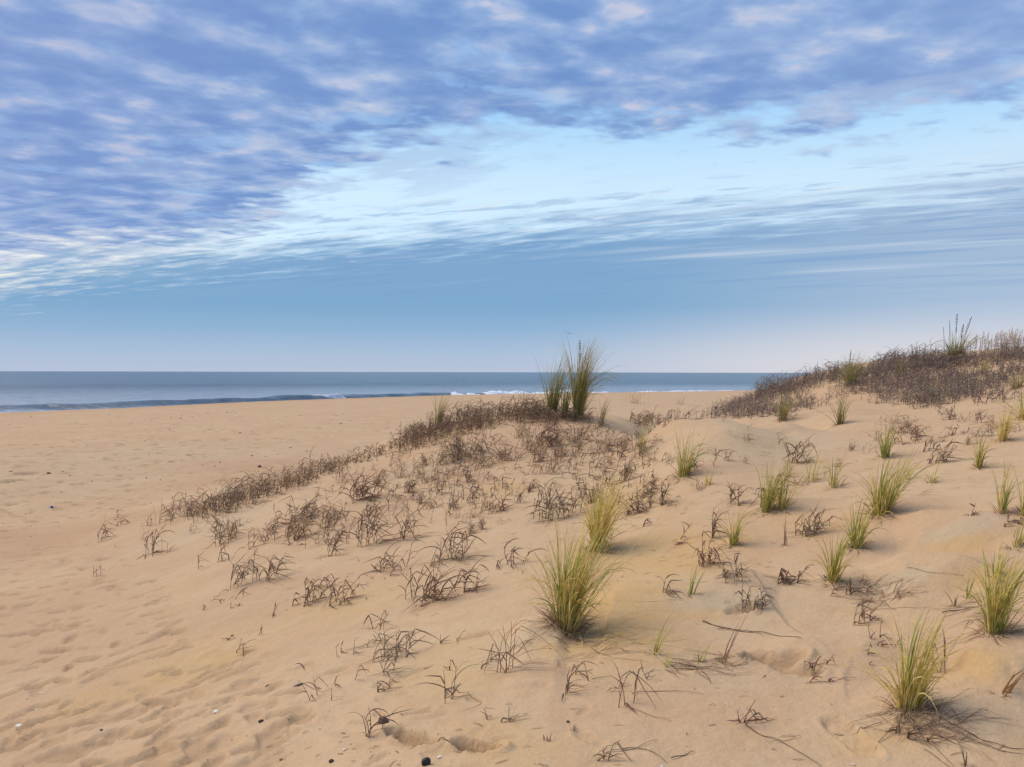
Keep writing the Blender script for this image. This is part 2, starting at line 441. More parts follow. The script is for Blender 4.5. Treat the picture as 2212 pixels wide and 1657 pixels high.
def fp_apply(x, y, z, a, lr, shade):
    """x,y,z: grids over azimuth a (rows) and ln r (columns)"""
    for fx, fy, an, l, w, dp in FPA:
        r0 = math.hypot(fx, fy); a0 = math.atan2(fx, fy); ex = l * 1.5
        i0, i1 = np.searchsorted(a, [a0 - ex / r0, a0 + ex / r0]); j0, j1 = np.searchsorted(lr, [math.log(max(r0 - ex, .4)), math.log(r0 + ex)])
        if i1 <= i0 or j1 <= j0: continue
        xx = x[i0:i1, j0:j1] - fx; yy = y[i0:i1, j0:j1] - fy
        c, s_ = math.cos(an), math.sin(an)
        p = (xx * c + yy * s_) / (l * .5); q = (-xx * s_ + yy * c) / (w * .5)
        jit = 1 + .38 * vnoise(xx * 14 + fx * 31, yy * 14 + fy * 17, 5)
        # heel + ball: waist the outline
        q = q / (1 - .22 * np.exp(-((p + .1) / .35) ** 2)) 
        rr_ = np.sqrt(p * p + q * q) * jit
        pit = -dp * (.85 if r0 < 9 else 1.4) * (1 - sstep(rr_, .66, 1.04)) * (1 + .35 * p)
        rim = dp * .22 * np.exp(-((rr_ - 1.16) / .16) ** 2) * (1 + .6 * np.sin(3 * p + fx * 5))
        PIT[i0:i1, j0:j1] = np.minimum(PIT[i0:i1, j0:j1], pit); RIM[i0:i1, j0:j1] = np.maximum(RIM[i0:i1, j0:j1], rim)
        shade[i0:i1, j0:j1] = np.maximum(shade[i0:i1, j0:j1], (1 - sstep(rr_, .62, 1.0)) * min(dp * 26, 1))  # mask for the shade painted inside each print, stronger when deep

# shoe print with a lug sole
SHOE = hit(1838, 1590, grid_base)
def shoe(x, y, z):
    if not SHOE: return z
    xx = x - SHOE[0]; yy = y - SHOE[1]; an = R(97)
    m = (np.abs(xx) < .3) & (np.abs(yy) < .3)
    p = (xx * math.cos(an) + yy * math.sin(an)) / .15; q = (-xx * math.sin(an) + yy * math.cos(an)) / .052
    q = q / (1 - .20 * np.exp(-((p + .15) / .3) ** 2))
    rr_ = (np.abs(p) ** 3 + np.abs(q) ** 3) ** (1 / 3)
    inside = 1 - sstep(rr_, .88, 1.04)
    lug = .5 + .5 * np.sin(p * 15) * np.where(np.abs(q) > .15, 1, 0)
    dz = -.020 * inside + .008 * inside * lug + .006 * np.exp(-((rr_ - 1.15) / .12) ** 2)
    return z + np.where(m, dz, 0)

def height_raw(x, y, base=None):
    z = (grid_base(x, y) if base is None else base) + medium(x, y) + drift_field(x, y)
    for mx, my, rad, hh in MOUNDS:
        dx = x - mx; dy = y - my
        m = (np.abs(dx) < rad * 4) & (np.abs(dy) < rad * 2.4)
        if not m.any(): continue
        ddx = np.where(dx > 0, dx / 1.7, dx)          # a tail of sand on the lee (right) side
        e = hh * np.exp(-(ddx * ddx + dy * dy) / (rad * rad))
        z = z + np.where(m, e, 0)
    return z

# ------------------------------------------------------------------ plant positions (picture points)
# tussocks: x, y of the foot, height px, width px, colour mix (green, straw), blades, label
TU = [
 (1222,1360,225,116,.40,.60,360,'big golden green grass tussock in the middle foreground sand'),
 (1290,1188,155,74,.22,.78,230,'straw coloured grass tussock right behind the big golden green one'),
 (1247,905,158,54,.60,.40,330,'tallest dense grass clump standing against the sea on the dune ridge'),
 (1190,900,122,56,.65,.35,180,'grey green grass clump left beside the tallest clump on the ridge'),
 (945,925,84,40,.55,.45,60,'slender pale green grass tuft alone on the left ridge against the beach'),
 (1299,918,58,26,.8,.2,34,'short bright green grass tuft right of the tall ridge clump'),
 (1385,977,72,38,.65,.35,34,'small upright green tuft on the sand crest below the sea oats'),
 (1478,1027,98,72,.70,.30,90,'green tussock leaning right on open sand below the flat crest'),
 (1655,1104,106,52,.70,.30,70,'green tussock with a brown dead bunch in its left side'),
 (1690,1100,92,50,.60,.40,46,'straw and green tuft leaning right beside the tussock with the dead bunch'),
 (1584,1178,98,44,.75,.25,44,'narrow green tuft with pale straw feet on the middle slope'),
 (1690,908,62,50,.50,.50,74,'soft green tussock at the foot of the brown back dune'),
 (1814,916,74,36,.50,.50,60,'upright olive tuft on bare sand under the back dune'),
 (1838,832,64,58,.55,.45,170,'dark olive bushy tussock on the crest of the back dune'),
 (1912,988,84,42,.75,.25,64,'bright green tuft on the sand to the right of the flat crest'),
 (1752,1040,74,50,.55,.45,20,'sparse spreading tuft of a few thin green blades'),
 (1802,1052,82,56,.50,.50,26,'sparse straw green tuft leaning right over smooth sand'),
 (1905,1108,122,92,.50,.50,170,'wide straw and green tussock with long blades reaching right'),
 (1850,1182,104,56,.65,.35,90,'green tussock with a brown base just below the wide one'),
 (1800,1255,108,56,.65,.35,80,'upright light green tussock with dark dead litter at its right foot'),
 (2115,1010,84,32,.70,.30,40,'thin upright green tuft with brown foot near the right edge'),
 (2012,1042,44,28,.65,.35,16,'tiny blue green tuft of short blades on bare sand'),
 (2165,1108,112,50,.60,.40,36,'open tuft of straight green blades at the right edge of the slope'),
 (2216,1112,110,50,.50,.50,60,'straw tussock cut by the right edge beside the open green tuft'),
 (2148,1366,172,92,.60,.40,170,'large green tussock near the right edge of the foreground'),
 (1965,1530,200,112,.32,.68,170,'straw tussock with tangled brown base in the lower right foreground'),
 (2166,952,74,40,.22,.78,60,'reddish brown leaning tuft below the back dune at right'),
 (2212,905,66,60,.30,.70,80,'straw tuft at the right edge under the brown thicket'),
 (2063,776,56,72,.60,.40,190,'dark green tussock with seed spikes highest on the back dune'),
 (2196,1182,84,50,.60,.40,18,'few crossing green blades by the right edge above the sand tongue'),
 (1218,902,96,34,.50,.50,70,'short olive grass clump between the two tall ridge clumps'),
 (1640,857,30,30,.75,.25,34,'pale blue green tuft half hidden behind the back dune shoulder'),
 (1372,872,32,44,.60,.40,70,'low grey green grass patch at the feet of the dark sea oat stalks'),
 (1945,812,34,40,.40,.60,60,'pale straw tuft in the brown thicket right of the olive crest tussock'),
 (2125,806,34,40,.35,.65,60,'pale straw tuft in the brown thicket below the crest seed spikes'),
 (2010,858,30,36,.45,.55,46,'small straw green tuft at the lower edge of the back dune thicket'),
 (2196,838,36,40,.35,.65,60,'straw tuft in the thicket near the right edge of the picture'),
 (1530,1046,46,30,.4,.6,14,'wispy small straw tuft right of the green tussock under the crest'),
 (1700,1030,50,30,.5,.5,14,'wispy straw tuft left of the sparse spreading tuft'),
 (2150,1245,60,50,.4,.6,16,'wispy faint tuft above the large green tussock at the right edge'),
 (1960,1035,40,30,.5,.5,14,'wispy small tuft left of the tiny blue green tuft'),
 (1470,874,22,40,.60,.40,40,'flat grey green grass patch on the beach right of the stalks'),
]
SPR = [ # sprouts of a few blades: x, y, height, lean, n, label
 (1412,1412,112,.15,8,'green sprout of straight blades in front of the big tussock'),
 (1436,1438,40,.5,5,'bent green sprout arching right over dry litter'),
 (1510,1430,58,.05,5,'small thin green sprout between two taller ones in the litter'),
 (1560,1432,128,.22,5,'tall single thin sprout with one long dark blade'),
 (1592,1256,100,.12,7,'upright green sprout beside a folded brown leaf fan'),
 (1490,1282,104,.1,7,'pale green sprout standing on the edge of the sand drift'),
 (1732,1000,52,.05,3,'two thin straw stems upright on the middle slope'),
 (2090,1656,60,-.1,4,'small dark sprout at the bottom edge on the right'),
 (2158,1500,96,.75,6,'orange brown shoot leaning far right by the right edge'),
 (1695,1180,70,.02,3,'single thin brown stem standing on the middle slope'),
 (2090,1290,60,.1,4,'row of thin upright shoots left of the large right tussock'),
 (2062,1310,50,.05,3,'thin shoots beside a lying dark twig on the right'),
 (1240,1575,24,.1,3,'tiny brown sprig on bare sand at the bottom'),
 (1180,1600,18,0,3,'tiny pointed stub on bare sand in the bottom middle'),
]
for q in TU:
    h = hit(q[0], q[1], grid_base)
    if h and q[2] / F * h[1] > .1:
        rad = max(q[3] / F * h[1] * .75, .05)
        MOUNDS.append((h[0] + rad * .3, h[1], rad, min(.05, rad * .25)))

# full height lookup for placing (without footprints)
_gx = np.sin(_a) * _r; _gy = np.cos(_a) * _r
HZ = height_raw(_gx, _gy, BZ)
def height(x, y):
    x = np.asarray(x, float); y = np.asarray(y, float)
    a = (np.arctan2(x, y) - GA[0]) / (GA[1] - GA[0]); l = (np.log(np.maximum(np.hypot(x, y), .9)) - GL[0]) / (GL[1] - GL[0])
    a = np.clip(a, 0, len(GA) - 1.001); l = np.clip(l, 0, len(GL) - 1.001)
    i = a.astype(int); j = l.astype(int); fa = a - i; fl = l - j
    return (HZ[i, j] * (1 - fa) + HZ[i + 1, j] * fa) * (1 - fl) + (HZ[i, j + 1] * (1 - fa) + HZ[i + 1, j + 1] * fa) * fl

# ------------------------------------------------------------------ ground mesh
aa = [0.0]
st = .0024
while aa[-1] < math.pi - .02:
    aa.append(aa[-1] + st)
    if aa[-1] > .72: st = min(st * 1.12, .12)
aa = np.array(aa); aa = aa[aa < math.pi - .005]
aa = np.concatenate([-aa[:0:-1], aa])
lr = [math.log(.4)]
while math.exp(lr[-1]) < 2.3: lr.append(lr[-1] + .03)
while math.exp(lr[-1]) < 40: lr.append(lr[-1] + .0052)
while math.exp(lr[-1]) < 300: lr.append(lr[-1] + .010)
while math.exp(lr[-1]) < 3000: lr.append(lr[-1] + .08)
lr = np.array(lr)
ga, gl = np.meshgrid(aa, lr, indexing='ij')
gr = np.exp(gl); X = np.sin(ga) * gr; Y = np.cos(ga) * gr
inner = np.abs(ga) < .99
Z = np.where(inner, 0.0, 0.0)
bz = np.empty_like(X)
bz[inner] = grid_base(X[inner], Y[inner]); bz[~inner] = base_height(X[~inner], Y[~inner])
far = gr > 400
bz[far] = base_height(X[far], Y[far])
Z = height_raw(X, Y, bz)
FP_SHADE = np.zeros_like(X); PIT = np.zeros_like(X); RIM = np.zeros_like(X)
fp_apply(X, Y, Z, aa, lr, FP_SHADE)
Z += PIT + RIM * (1 + PIT / .03).clip(0, 1)
Z = shoe(X, Y, Z)
# churned sand, fine
tr = np.clip(sstep(X, 0.2, -1.2), 0, 1)                # trampled side (left)
near = 1 - sstep(gr, 6, 14)
Z += near * (.0036 + .006 * tr) * fbm(X * 9, Y * 9, 3, 21)
Z += (1 - near) * (1 - sstep(gr, 60, 120)) * sstep(EYE - Z, 1.9, 2.6) * (.030 * fbm(X * 1.1, Y * 1.1, 3, 31) - .05 * np.maximum(fbm(X * 2.2, Y * 1.8, 2, 35) - .18, 0) * 2)
# faint wind ripples on the dune face
Z += near * (1 - tr) * .0012 * np.sin((X * .35 + Y) * 2 * np.pi / .09 + 3 * fbm(X * 1.5, Y * 1.5, 2, 61)) * sstep(fbm(X * .7, Y * .7, 2, 51), .0, .3)

def new_mesh(name, V, Fc, mat, cols=None, smooth=True):
    me = bpy.data.meshes.new(name)
    V = np.asarray(V, np.float32).reshape(-1, 3)
    me.from_pydata([], [], []) if False else None
    Fa = Fc if isinstance(Fc, np.ndarray) else None
    if Fa is not None:
        n, kk = Fa.shape
        me.vertices.add(len(V)); me.vertices.foreach_set('co', V.ravel())
        me.loops.add(n * kk); me.loops.foreach_set('vertex_index', Fa.ravel().astype(np.int32))
        me.polygons.add(n); me.polygons.foreach_set('loop_start', np.arange(0, n * kk, kk, dtype=np.int32))
        me.polygons.foreach_set('loop_total', np.full(n, kk, np.int32))
        me.update(calc_edges=True)
    else:
        me.from_pydata(V.tolist(), [], Fc); me.update()
    if smooth: me.polygons.foreach_set('use_smooth', np.ones(len(me.polygons), bool))
    if cols is not None:
        at = me.color_attributes.new('Col', 'FLOAT_COLOR', 'POINT')
        c = np.ones((len(V), 4), np.float32); c[:, :3] = np.asarray(cols, np.float32).reshape(-1, 3)
        at.data.foreach_set('color', c.ravel())
    me.materials.append(mat)
    return me
def link(name, me, parent=None, loc=None, **props):
    o = bpy.data.objects.new(name, me); COL.objects.link(o)
    if parent is not None: o.parent = parent
    if loc is not None: o.location = loc
    for k_, v in props.items():
        if v: o[k_] = v
    return o

# ------------------------------------------------------------------ materials
def material(name):
    m = bpy.data.materials.new(name); m.use_nodes = True; nt = m.node_tree; nt.nodes.clear()
    o = nt.nodes.new('ShaderNodeOutputMaterial'); b = nt.nodes.new('ShaderNodeBsdfPrincipled')
    nt.links.new(b.outputs[0], o.inputs[0])
    return m, nt, b, G(nt)

sand, nt, b, q = material('beach sand')
geo = nt.nodes.new('ShaderNodeNewGeometry'); pos = geo.outputs['Position']
at = nt.nodes.new('ShaderNodeAttribute'); at.attribute_name = 'Col'; ac = q.sep(at.outputs['Color'])
n1 = q.noise(pos, .5, 5, .6, .4); n2 = q.noise(pos, 4.5, 5, .6, .3); n3 = q.noise(pos, 420, 2, .5); n4 = q.noise(pos, 60, 3, .6)
c = q.mix(q.smooth(n1, .38, .64), (.612, .398, .230), (.655, .455, .262))
c = q.mix(q.smooth(n2, .44, .66, 0, .55), c, (.590, .370, .195))
c = q.mix(q.m('MULTIPLY', ac[0], q.smooth(n2, .25, .7, .6, 1.0)), c, (.62, .385, .140))      # ochre sand
c = q.mix(ac[1], c, (.57, .45, .285))                                                         # pale greyish sand
c = q.mix(ac[2], c, (.53, .305, .165))                                                        # rusty coarse sand
c = q.mix(q.smooth(n3, .30, .72, .0, .38), c, (.38, .25, .14))                                # grains
c = q.mix(q.smooth(n4, .52, .72, 0, .22), c, (.74, .57, .36))
c = q.mix(q.smooth(q.noise(pos, 24, 5, .7), .50, .70, 0, .22), c, (.46, .30, .165))
atd = nt.nodes.new('ShaderNodeAttribute'); atd.attribute_name = 'footprint_shade'
c = q.mix(q.m('MULTIPLY', atd.outputs['Fac'], .80), c, (.40, .26, .145))     # shade in the footprints, painted as darker sand colour
sp = q.noise(pos, 170, 1, .5, w=2.0)
c = q.mix(q.smooth(sp, .735, .76, 0, .8), c, (.10, .075, .06))
sp2 = q.noise(pos, 150, 1, .5, w=7.0)
c = q.mix(q.smooth(sp2, .755, .775, 0, .8), c, (.80, .76, .68))
q.put(b.inputs['Base Color'], c); b.inputs['Roughness'].default_value = .95; b.inputs['Specular IOR Level'].default_value = .15
bp = nt.nodes.new('ShaderNodeBump'); bp.inputs['Strength'].default_value = .55; bp.inputs['Distance'].default_value = .006
q.put(bp.inputs['Height'], q.m('ADD', q.m('MULTIPLY', n4, .8), q.m('MULTIPLY', n3, .35)))
bp2 = nt.nodes.new('ShaderNodeBump'); bp2.inputs['Strength'].default_value = .5; bp2.inputs['Distance'].default_value = .03
q.put(bp2.inputs['Height'], q.noise(pos, 11, 4, .6)); nt.links.new(bp2.outputs[0], bp.inputs['Normal'])
nt.links.new(bp.outputs[0], b.inputs['Normal'])

# colour fields of the ground
def blobs(lst):
    z = np.zeros_like(X)
    for px, py, wx, wy, s_ in lst:
        h = hit(px, py, height)
        if not h: continue
        h2 = hit(px, py - wy, height) or h; h3 = hit(px + wx, py, height) or h
        ry = max(abs(h2[1] - h[1]), .05); rx = max(abs(h3[0] - h[0]), .05)
        z = np.maximum(z, s_ * np.exp(-(((X - h[0]) / rx) ** 2 + ((Y - h[1]) / ry) ** 2) ** 1.3))
    return z
edge_n = fbm(X * 1.6, Y * 1.6, 4, 41)
och = blobs([(1400,1200,200,60,1),(1330,1270,140,50,.9),(2060,1180,140,35,1),(2150,1250,120,30,.8),(1230,1390,110,40,.8),(400,1440,170,60,.42),(250,1490,120,40,.38),
             (1350,1080,120,30,.5),(1120,1620,150,40,.6),(1010,1440,110,60,.5),(750,1310,110,50,.6),(2110,1430,100,40,.6),(1750,1130,110,30,.4),(1900,1600,140,40,.5),(1080,1060,60,15,.8),
             (1500,1330,80,20,.5),(1560,1160,90,30,.6),(1050,1570,90,20,.6),(950,1440,80,40,.4)])
och = np.clip(och * (1.05 + 1.1 * edge_n), 0, 1) * .8
pal = blobs([(1150,1370,120,25,.9),(2070,1140,130,18,.9),(1950,1250,100,22,.9),(1560,1300,150,20,.7),(1600,1460,200,40,.4),(300,1000,400,40,.4),(500,1130,140,25,.5),(1650,950,260,25,.5),
             (900,1010,120,20,.5),(1100,1420,80,30,.6),(2200,1200,60,15,.5)])
pal = np.clip(pal * (1 + .9 * fbm(X * 1.1, Y * 1.1, 3, 43)), 0, 1) * .7
rust = blobs([(100,1160,200,28,.9),(250,1130,130,16,.8),(650,1005,170,16,.8),(480,1035,120,14,.6),(1500,915,60,6,.5)])
rust += .5 * sstep(gr / berm_r(ga), .93, .985) * (gr < berm_r(ga) * 1.03)
rust = np.clip(rust * 1.15 * (1 + 1.0 * fbm(X * .9, Y * .9, 4, 47)), 0, 1) * .6
na, nl = X.shape
idx = np.arange(na * nl).reshape(na, nl)
Q = np.stack([idx[:-1, :-1], idx[:-1, 1:], idx[1:, 1:], idx[1:, :-1]], -1).reshape(-1, 4)
wrap = np.stack([idx[-1, :-1], idx[-1, 1:], idx[0, 1:], idx[0, :-1]], -1).reshape(-1, 4)
Q = np.concatenate([Q, wrap])[:, ::-1]
V = np.stack([X, Y, Z], -1).reshape(-1, 3)
cen = len(V)
V = np.concatenate([V, [[0, 0, float(Z[:, 0].mean())]]])
och = och * (1 - FP_SHADE * .5); rust = np.maximum(rust, 0)
cc = np.stack([och, pal, rust], -1).reshape(-1, 3); cc = np.concatenate([cc, [[0, 0, 0]]])
gm = new_mesh('beach_sand', V, Q, sand, cc)
da_ = gm.attributes.new('footprint_shade', 'FLOAT', 'POINT'); da_.data.foreach_set('value', np.concatenate([FP_SHADE.ravel(), [0]]).astype(np.float32))
ground = link('ground', gm, kind='structure')
ring = idx[:, 0]
cap = [(int(ring[i]), int(ring[(i + 1) % na]), cen) for i in range(na)]
cm_ = new_mesh('sand_cap', V[np.concatenate([ring, [cen]])] , np.array([(i, (i + 1) % na, na) for i in range(na)])[:, ::-1], sand, cc[np.concatenate([ring, [cen]])])
link('ground', cm_, kind='structure')

# exact ground height near a point for resting small things: sample mesh grid
def hz(x, y):
    r = math.hypot(x, y); a = math.atan2(x, y)
    i = min(max(int(np.searchsorted(aa, a)) - 1, 0), na - 2); j = min(max(int(np.searchsorted(lr, math.log(r))) - 1, 0), nl - 2)
    fa = (a - aa[i]) / (aa[i + 1] - aa[i]); fl = (math.log(r) - lr[j]) / (lr[j + 1] - lr[j])
    return float((Z[i, j] * (1 - fa) + Z[i + 1, j] * fa) * (1 - fl) + (Z[i, j + 1] * (1 - fa) + Z[i + 1, j + 1] * fa) * fl)

# ------------------------------------------------------------------ sea
water, nt, b, q = material('sea water')
geo = nt.nodes.new('ShaderNodeNewGeometry'); pos = geo.outputs['Position']
mpw = nt.nodes.new('ShaderNodeMapping'); mpw.inputs['Rotation'].default_value = (0, 0, R(-40)); mpw.inputs['Scale'].default_value = (.35, 1, 1)
nt.links.new(pos, mpw.inputs[0])
w1 = q.noise(mpw.outputs[0], .55, 5, .6, .3); w2 = q.noise(mpw.outputs[0], .05, 4, .6, .3); w3 = q.noise(mpw.outputs[0], 2.6, 4, .6)
ats = nt.nodes.new('ShaderNodeAttribute'); ats.attribute_name = 'Col'
q.put(b.inputs['Base Color'], q.mix(q.sep(ats.outputs['Color'])[0], q.mix(q.smooth(w2, .35, .65), (.045, .078, .112), (.058, .098, .130)), (.30, .35, .40)))   # silty shallows
b.inputs['Roughness'].default_value = .22; b.inputs['IOR'].default_value = 1.33
bw = nt.nodes.new('ShaderNodeBump'); bw.inputs['Strength'].default_value = 1; bw.inputs['Distance'].default_value = .6
q.put(bw.inputs['Height'], q.m('ADD', q.m('ADD', w1, q.m('MULTIPLY', w3, .22)), q.m('MULTIPLY', w2, 2.0)))
nt.links.new(bw.outputs[0], b.inputs['Normal'])
# a breaking swell parallel to the shore; crest line from picture points at sea level
def sea_pt(px, py):
    dv = ray(px, py); r = -EYE / dv[2]; return (dv[0] * r, dv[1] * r)
CR1 = np.array([sea_pt(*p) for p in [(-500, 906), (-200, 894), (0, 885), (200, 881), (400, 876), (560, 871), (680, 866), (820, 862), (970, 858), (1160, 854.5), (1350, 851), (1500, 848.5), (1700, 845)]])
def poly_sd(x, y, w):
    best = np.full(x.shape, 1e9); sg = np.zeros(x.shape); tt = np.zeros(x.shape)
    for i in range(len(w) - 1):
        p, e = w[i], w[i + 1] - w[i]; ll = (e ** 2).sum()
        k_ = np.clip(((x - p[0]) * e[0] + (y - p[1]) * e[1]) / ll, 0, 1)
        dx = x - p[0] - k_ * e[0]; dy = y - p[1] - k_ * e[1]; dd = np.hypot(dx, dy); cnd = dd < best
        best = np.where(cnd, dd, best); sg = np.where(cnd, np.sign(e[0] * dy - e[1] * dx), sg); tt = np.where(cnd, i + k_, tt)
    return best * sg, tt              # positive on the sea side
sa = np.linspace(-1.25, 1.25, 900)
sl = [math.log(35)]
while math.exp(sl[-1]) < 320: sl.append(sl[-1] + .0042)
while math.exp(sl[-1]) < 20000: sl.append(sl[-1] + .03)
sl = np.array(sl)
ga2, gl2 = np.meshgrid(sa, sl, indexing='ij'); r2 = np.exp(gl2); SX = np.sin(ga2) * r2; SY = np.cos(ga2) * r2
sdw, tw = poly_sd(SX, SY, CR1)
hw = 1.0 * np.interp(tw, [0, 2, 4, 6, 7, 8, 9, 12], [.5, .6, .75, .9, .95, .9, .2, .15])
prof = np.where(sdw > 0, np.exp(-(sdw / 5.5) ** 2), np.exp(-(np.abs(sdw) / 2.4) ** 2.0))
SZ = hw * prof * (1 + .35 * fbm(SX * .12, SY * .12, 3, 71))
fade = 1 - sstep(r2, 250, 900)
SZ += fade * (.14 * np.sin(sdw * 2 * np.pi / 17 + 2.2 * fbm(SX * .02, SY * .02, 2, 5)) * sstep(sdw, 4, 25) + .16 * fbm(SX * .35, SY * .35, 3, 72))
n_a, n_l = SX.shape; idx2 = np.arange(n_a * n_l).reshape(n_a, n_l)
Q2 = np.stack([idx2[:-1, :-1], idx2[:-1, 1:], idx2[1:, 1:], idx2[1:, :-1]], -1).reshape(-1, 4)[:, ::-1]
shal = (1 - sstep(sdw, 5, 150)) * (1 - np.exp(-(np.abs(sdw + .5) / 3.2) ** 4))
link('sea', new_mesh('sea_surface', np.stack([SX, SY, SZ], -1).reshape(-1, 3), Q2, water, np.stack([shal] * 3, -1).reshape(-1, 3)), kind='structure')

foam_m, nt, b, q = material('white foam')
geo = nt.nodes.new('ShaderNodeNewGeometry')
q.put(b.inputs['Base Color'], q.mix(q.smooth(q.noise(geo.outputs['Position'], 1.8, 4, .6), .4, .62), (.60, .64, .68), (.86, .87, .87)))
b.inputs['Roughness'].default_value = .9

def foam_ridge(name, line, h, w, seed, label):
    """tumbling foam: an uneven heap following the crest"""
    w_ = np.array([sea_pt(*p) for p in line]); seg = np.r_[0, np.cumsum(np.hypot(*np.diff(w_, axis=0).T))]
    n = int(seg[-1] / .22); ts = np.linspace(0, seg[-1], n)
    cx = np.interp(ts, seg, w_[:, 0]); cy = np.interp(ts, seg, w_[:, 1])
    m = 13; vv = []
    dx = np.gradient(cx); dy = np.gradient(cy); ln = np.hypot(dx, dy); nx, ny = -dy / ln, dx / ln
    env = np.sin(np.pi * np.linspace(0, 1, n)) ** .4
    for j in range(m):
        s_ = (j / (m - 1) - .5) * 2
        ww = w * (1 + .5 * vnoise(ts * .5, ts * 0 + j * .3, seed))
        xx = cx + nx * s_ * ww; yy = cy + ny * s_ * ww
        top = np.clip(1 - s_ * s_, 0, 1)
        hh = h * env * top * np.clip(.72 + .75 * fbm(ts * .35 + seed, ts * 0 + s_ * .8, 3, seed) + .22 * fbm(ts * 2.3, ts * 0 + s_ * 3, 3, seed + 3), .12, 1.6)
        vv.append(np.stack([xx, yy, np.maximum(hh, -.02) + (0 if abs(s_) < .99 else -.1)], -1))
    vv = np.array(vv); ii = np.arange(m * n).reshape(m, n)
    qq = np.stack([ii[:-1, :-1], ii[:-1, 1:], ii[1:, 1:], ii[1:, :-1]], -1).reshape(-1, 4)
    return link(name, new_mesh(name, vv.reshape(-1, 3), qq, foam_m), kind='stuff', label=label)
foam_ridge('breaking_foam', [(945, 858.6), (1040, 857), (1160, 855.3), (1330, 852.4)], 1.35, 2.6, 3, 'tall white foam of the breaking wave left of the tall grass clump')
foam_ridge('foam_patch', [(655, 867), (690, 866), (750, 865.4)], 1.0, .7, 5, 'small white foam where the dark wave starts to break')
foam_ridge('foam_line', [(1290, 852), (1400, 849.5), (1580, 846.5), (1700, 844.8)], .5, 1.6, 8, 'thin white foam line in front of the back dune')
foam_ridge('swash_foam', [(-250, 909), (0, 897), (170, 889), (330, 882.5)], .10, 2.2, 9, 'thin pale wash of foam along the left water edge')

# ------------------------------------------------------------------ plants
leafm, nt, b, q = material('grass blade')
at = nt.nodes.new('ShaderNodeAttribute'); at.attribute_name = 'Col'
geo = nt.nodes.new('ShaderNodeNewGeometry')
nn = q.noise(geo.outputs['Position'], 35, 3, .6)
q.put(b.inputs['Base Color'], q.mix(1.0, at.outputs['Color'], q.ramp(nn, [(.3, (.72, .72, .72)), (.7, (1.2, 1.2, 1.2))]), 'MULTIPLY'))
b.inputs['Roughness'].default_value = .7; b.inputs['Specular IOR Level'].default_value = .25
tl = nt.nodes.new('ShaderNodeBsdfTranslucent'); mxs = nt.nodes.new('ShaderNodeMixShader'); mxs.inputs[0].default_value = .32
nt.links.new(b.inputs['Base Color'].links[0].from_socket, tl.inputs[0]); nt.links.new(b.outputs[0], mxs.inputs[1]); nt.links.new(tl.outputs[0], mxs.inputs[2])
nt.links.new(mxs.outputs[0], [n_ for n_ in nt.nodes if n_.type == 'OUTPUT_MATERIAL'][0].inputs[0])

class MB:
    def __init__(s): s.v = []; s.f = []; s.c = []
    def ribbon(s, P_, Wd, col, col2=None, up=None, fold=0.0):
        """blade along points P_, half widths Wd, with a folded keel"""
        n = len(P_); base = len(s.v)
        for i, (p, w) in enumerate(zip(P_, Wd)):
            a_ = P_[min(i + 1, n - 1)]; b_ = P_[max(i - 1, 0)]
            tx, ty, tz = a_[0] - b_[0], a_[1] - b_[1], a_[2] - b_[2]
            ux, uy, uz = up
            sx, sy, sz = ty * uz - tz * uy, tz * ux - tx * uz, tx * uy - ty * ux
            l_ = math.sqrt(sx * sx + sy * sy + sz * sz) or 1.0
            sx, sy, sz = sx / l_ * w, sy / l_ * w, sz / l_ * w
            k_ = i / (n - 1)
            cl = col if col2 is None else tuple(col[m] * (1 - k_) + col2[m] * k_ for m in range(3))
            s.v.append((p[0] - sx, p[1] - sy, p[2] - sz)); s.v.append((p[0] + ux * w * fold, p[1] + uy * w * fold, p[2] + uz * w * fold)); s.v.append((p[0] + sx, p[1] + sy, p[2] + sz))
            s.c += [cl, cl, cl]
        for i in range(n - 1):
            o = base + 3 * i
            s.f.append((o, o + 1, o + 4, o + 3)); s.f.append((o + 1, o + 2, o + 5, o + 4))
    def tube(s, P_, Rd, col, k=4):
        n = len(P_); base = len(s.v)
        for i, (p, r) in enumerate(zip(P_, Rd)):
            a_ = Vector(P_[min(i + 1, n - 1)]) - Vector(P_[max(i - 1, 0)])
            t_ = a_.normalized() if a_.length > 0 else Vector((0, 0, 1))
            x_ = t_.cross(Vector((.3, 1, .1))).normalized(); y_ = t_.cross(x_)
            for j in range(k):
                an = 2 * math.pi * j / k; o = x_ * (math.cos(an) * r) + y_ * (math.sin(an) * r)
                s.v.append((p[0] + o.x, p[1] + o.y, p[2] + o.z)); s.c.append(col)
        for i in range(n - 1):
            for j in range(k):
                s.f.append((base + i * k + j, base + i * k + (j + 1) % k, base + (i + 1) * k + (j + 1) % k, base + (i + 1) * k + j))
        s.f.append(tuple(base + (n - 1) * k + j for j in range(k)))
    def mesh(s, name, conform=None):
        v = np.array(s.v)
        if conform is not None and len(v):
            ox, oy = conform
            v[:, 2] += height(v[:, 0] + ox, v[:, 1] + oy) - float(height(ox, oy))
        return new_mesh(name, v, s.f, leafm, s.c, smooth=False)

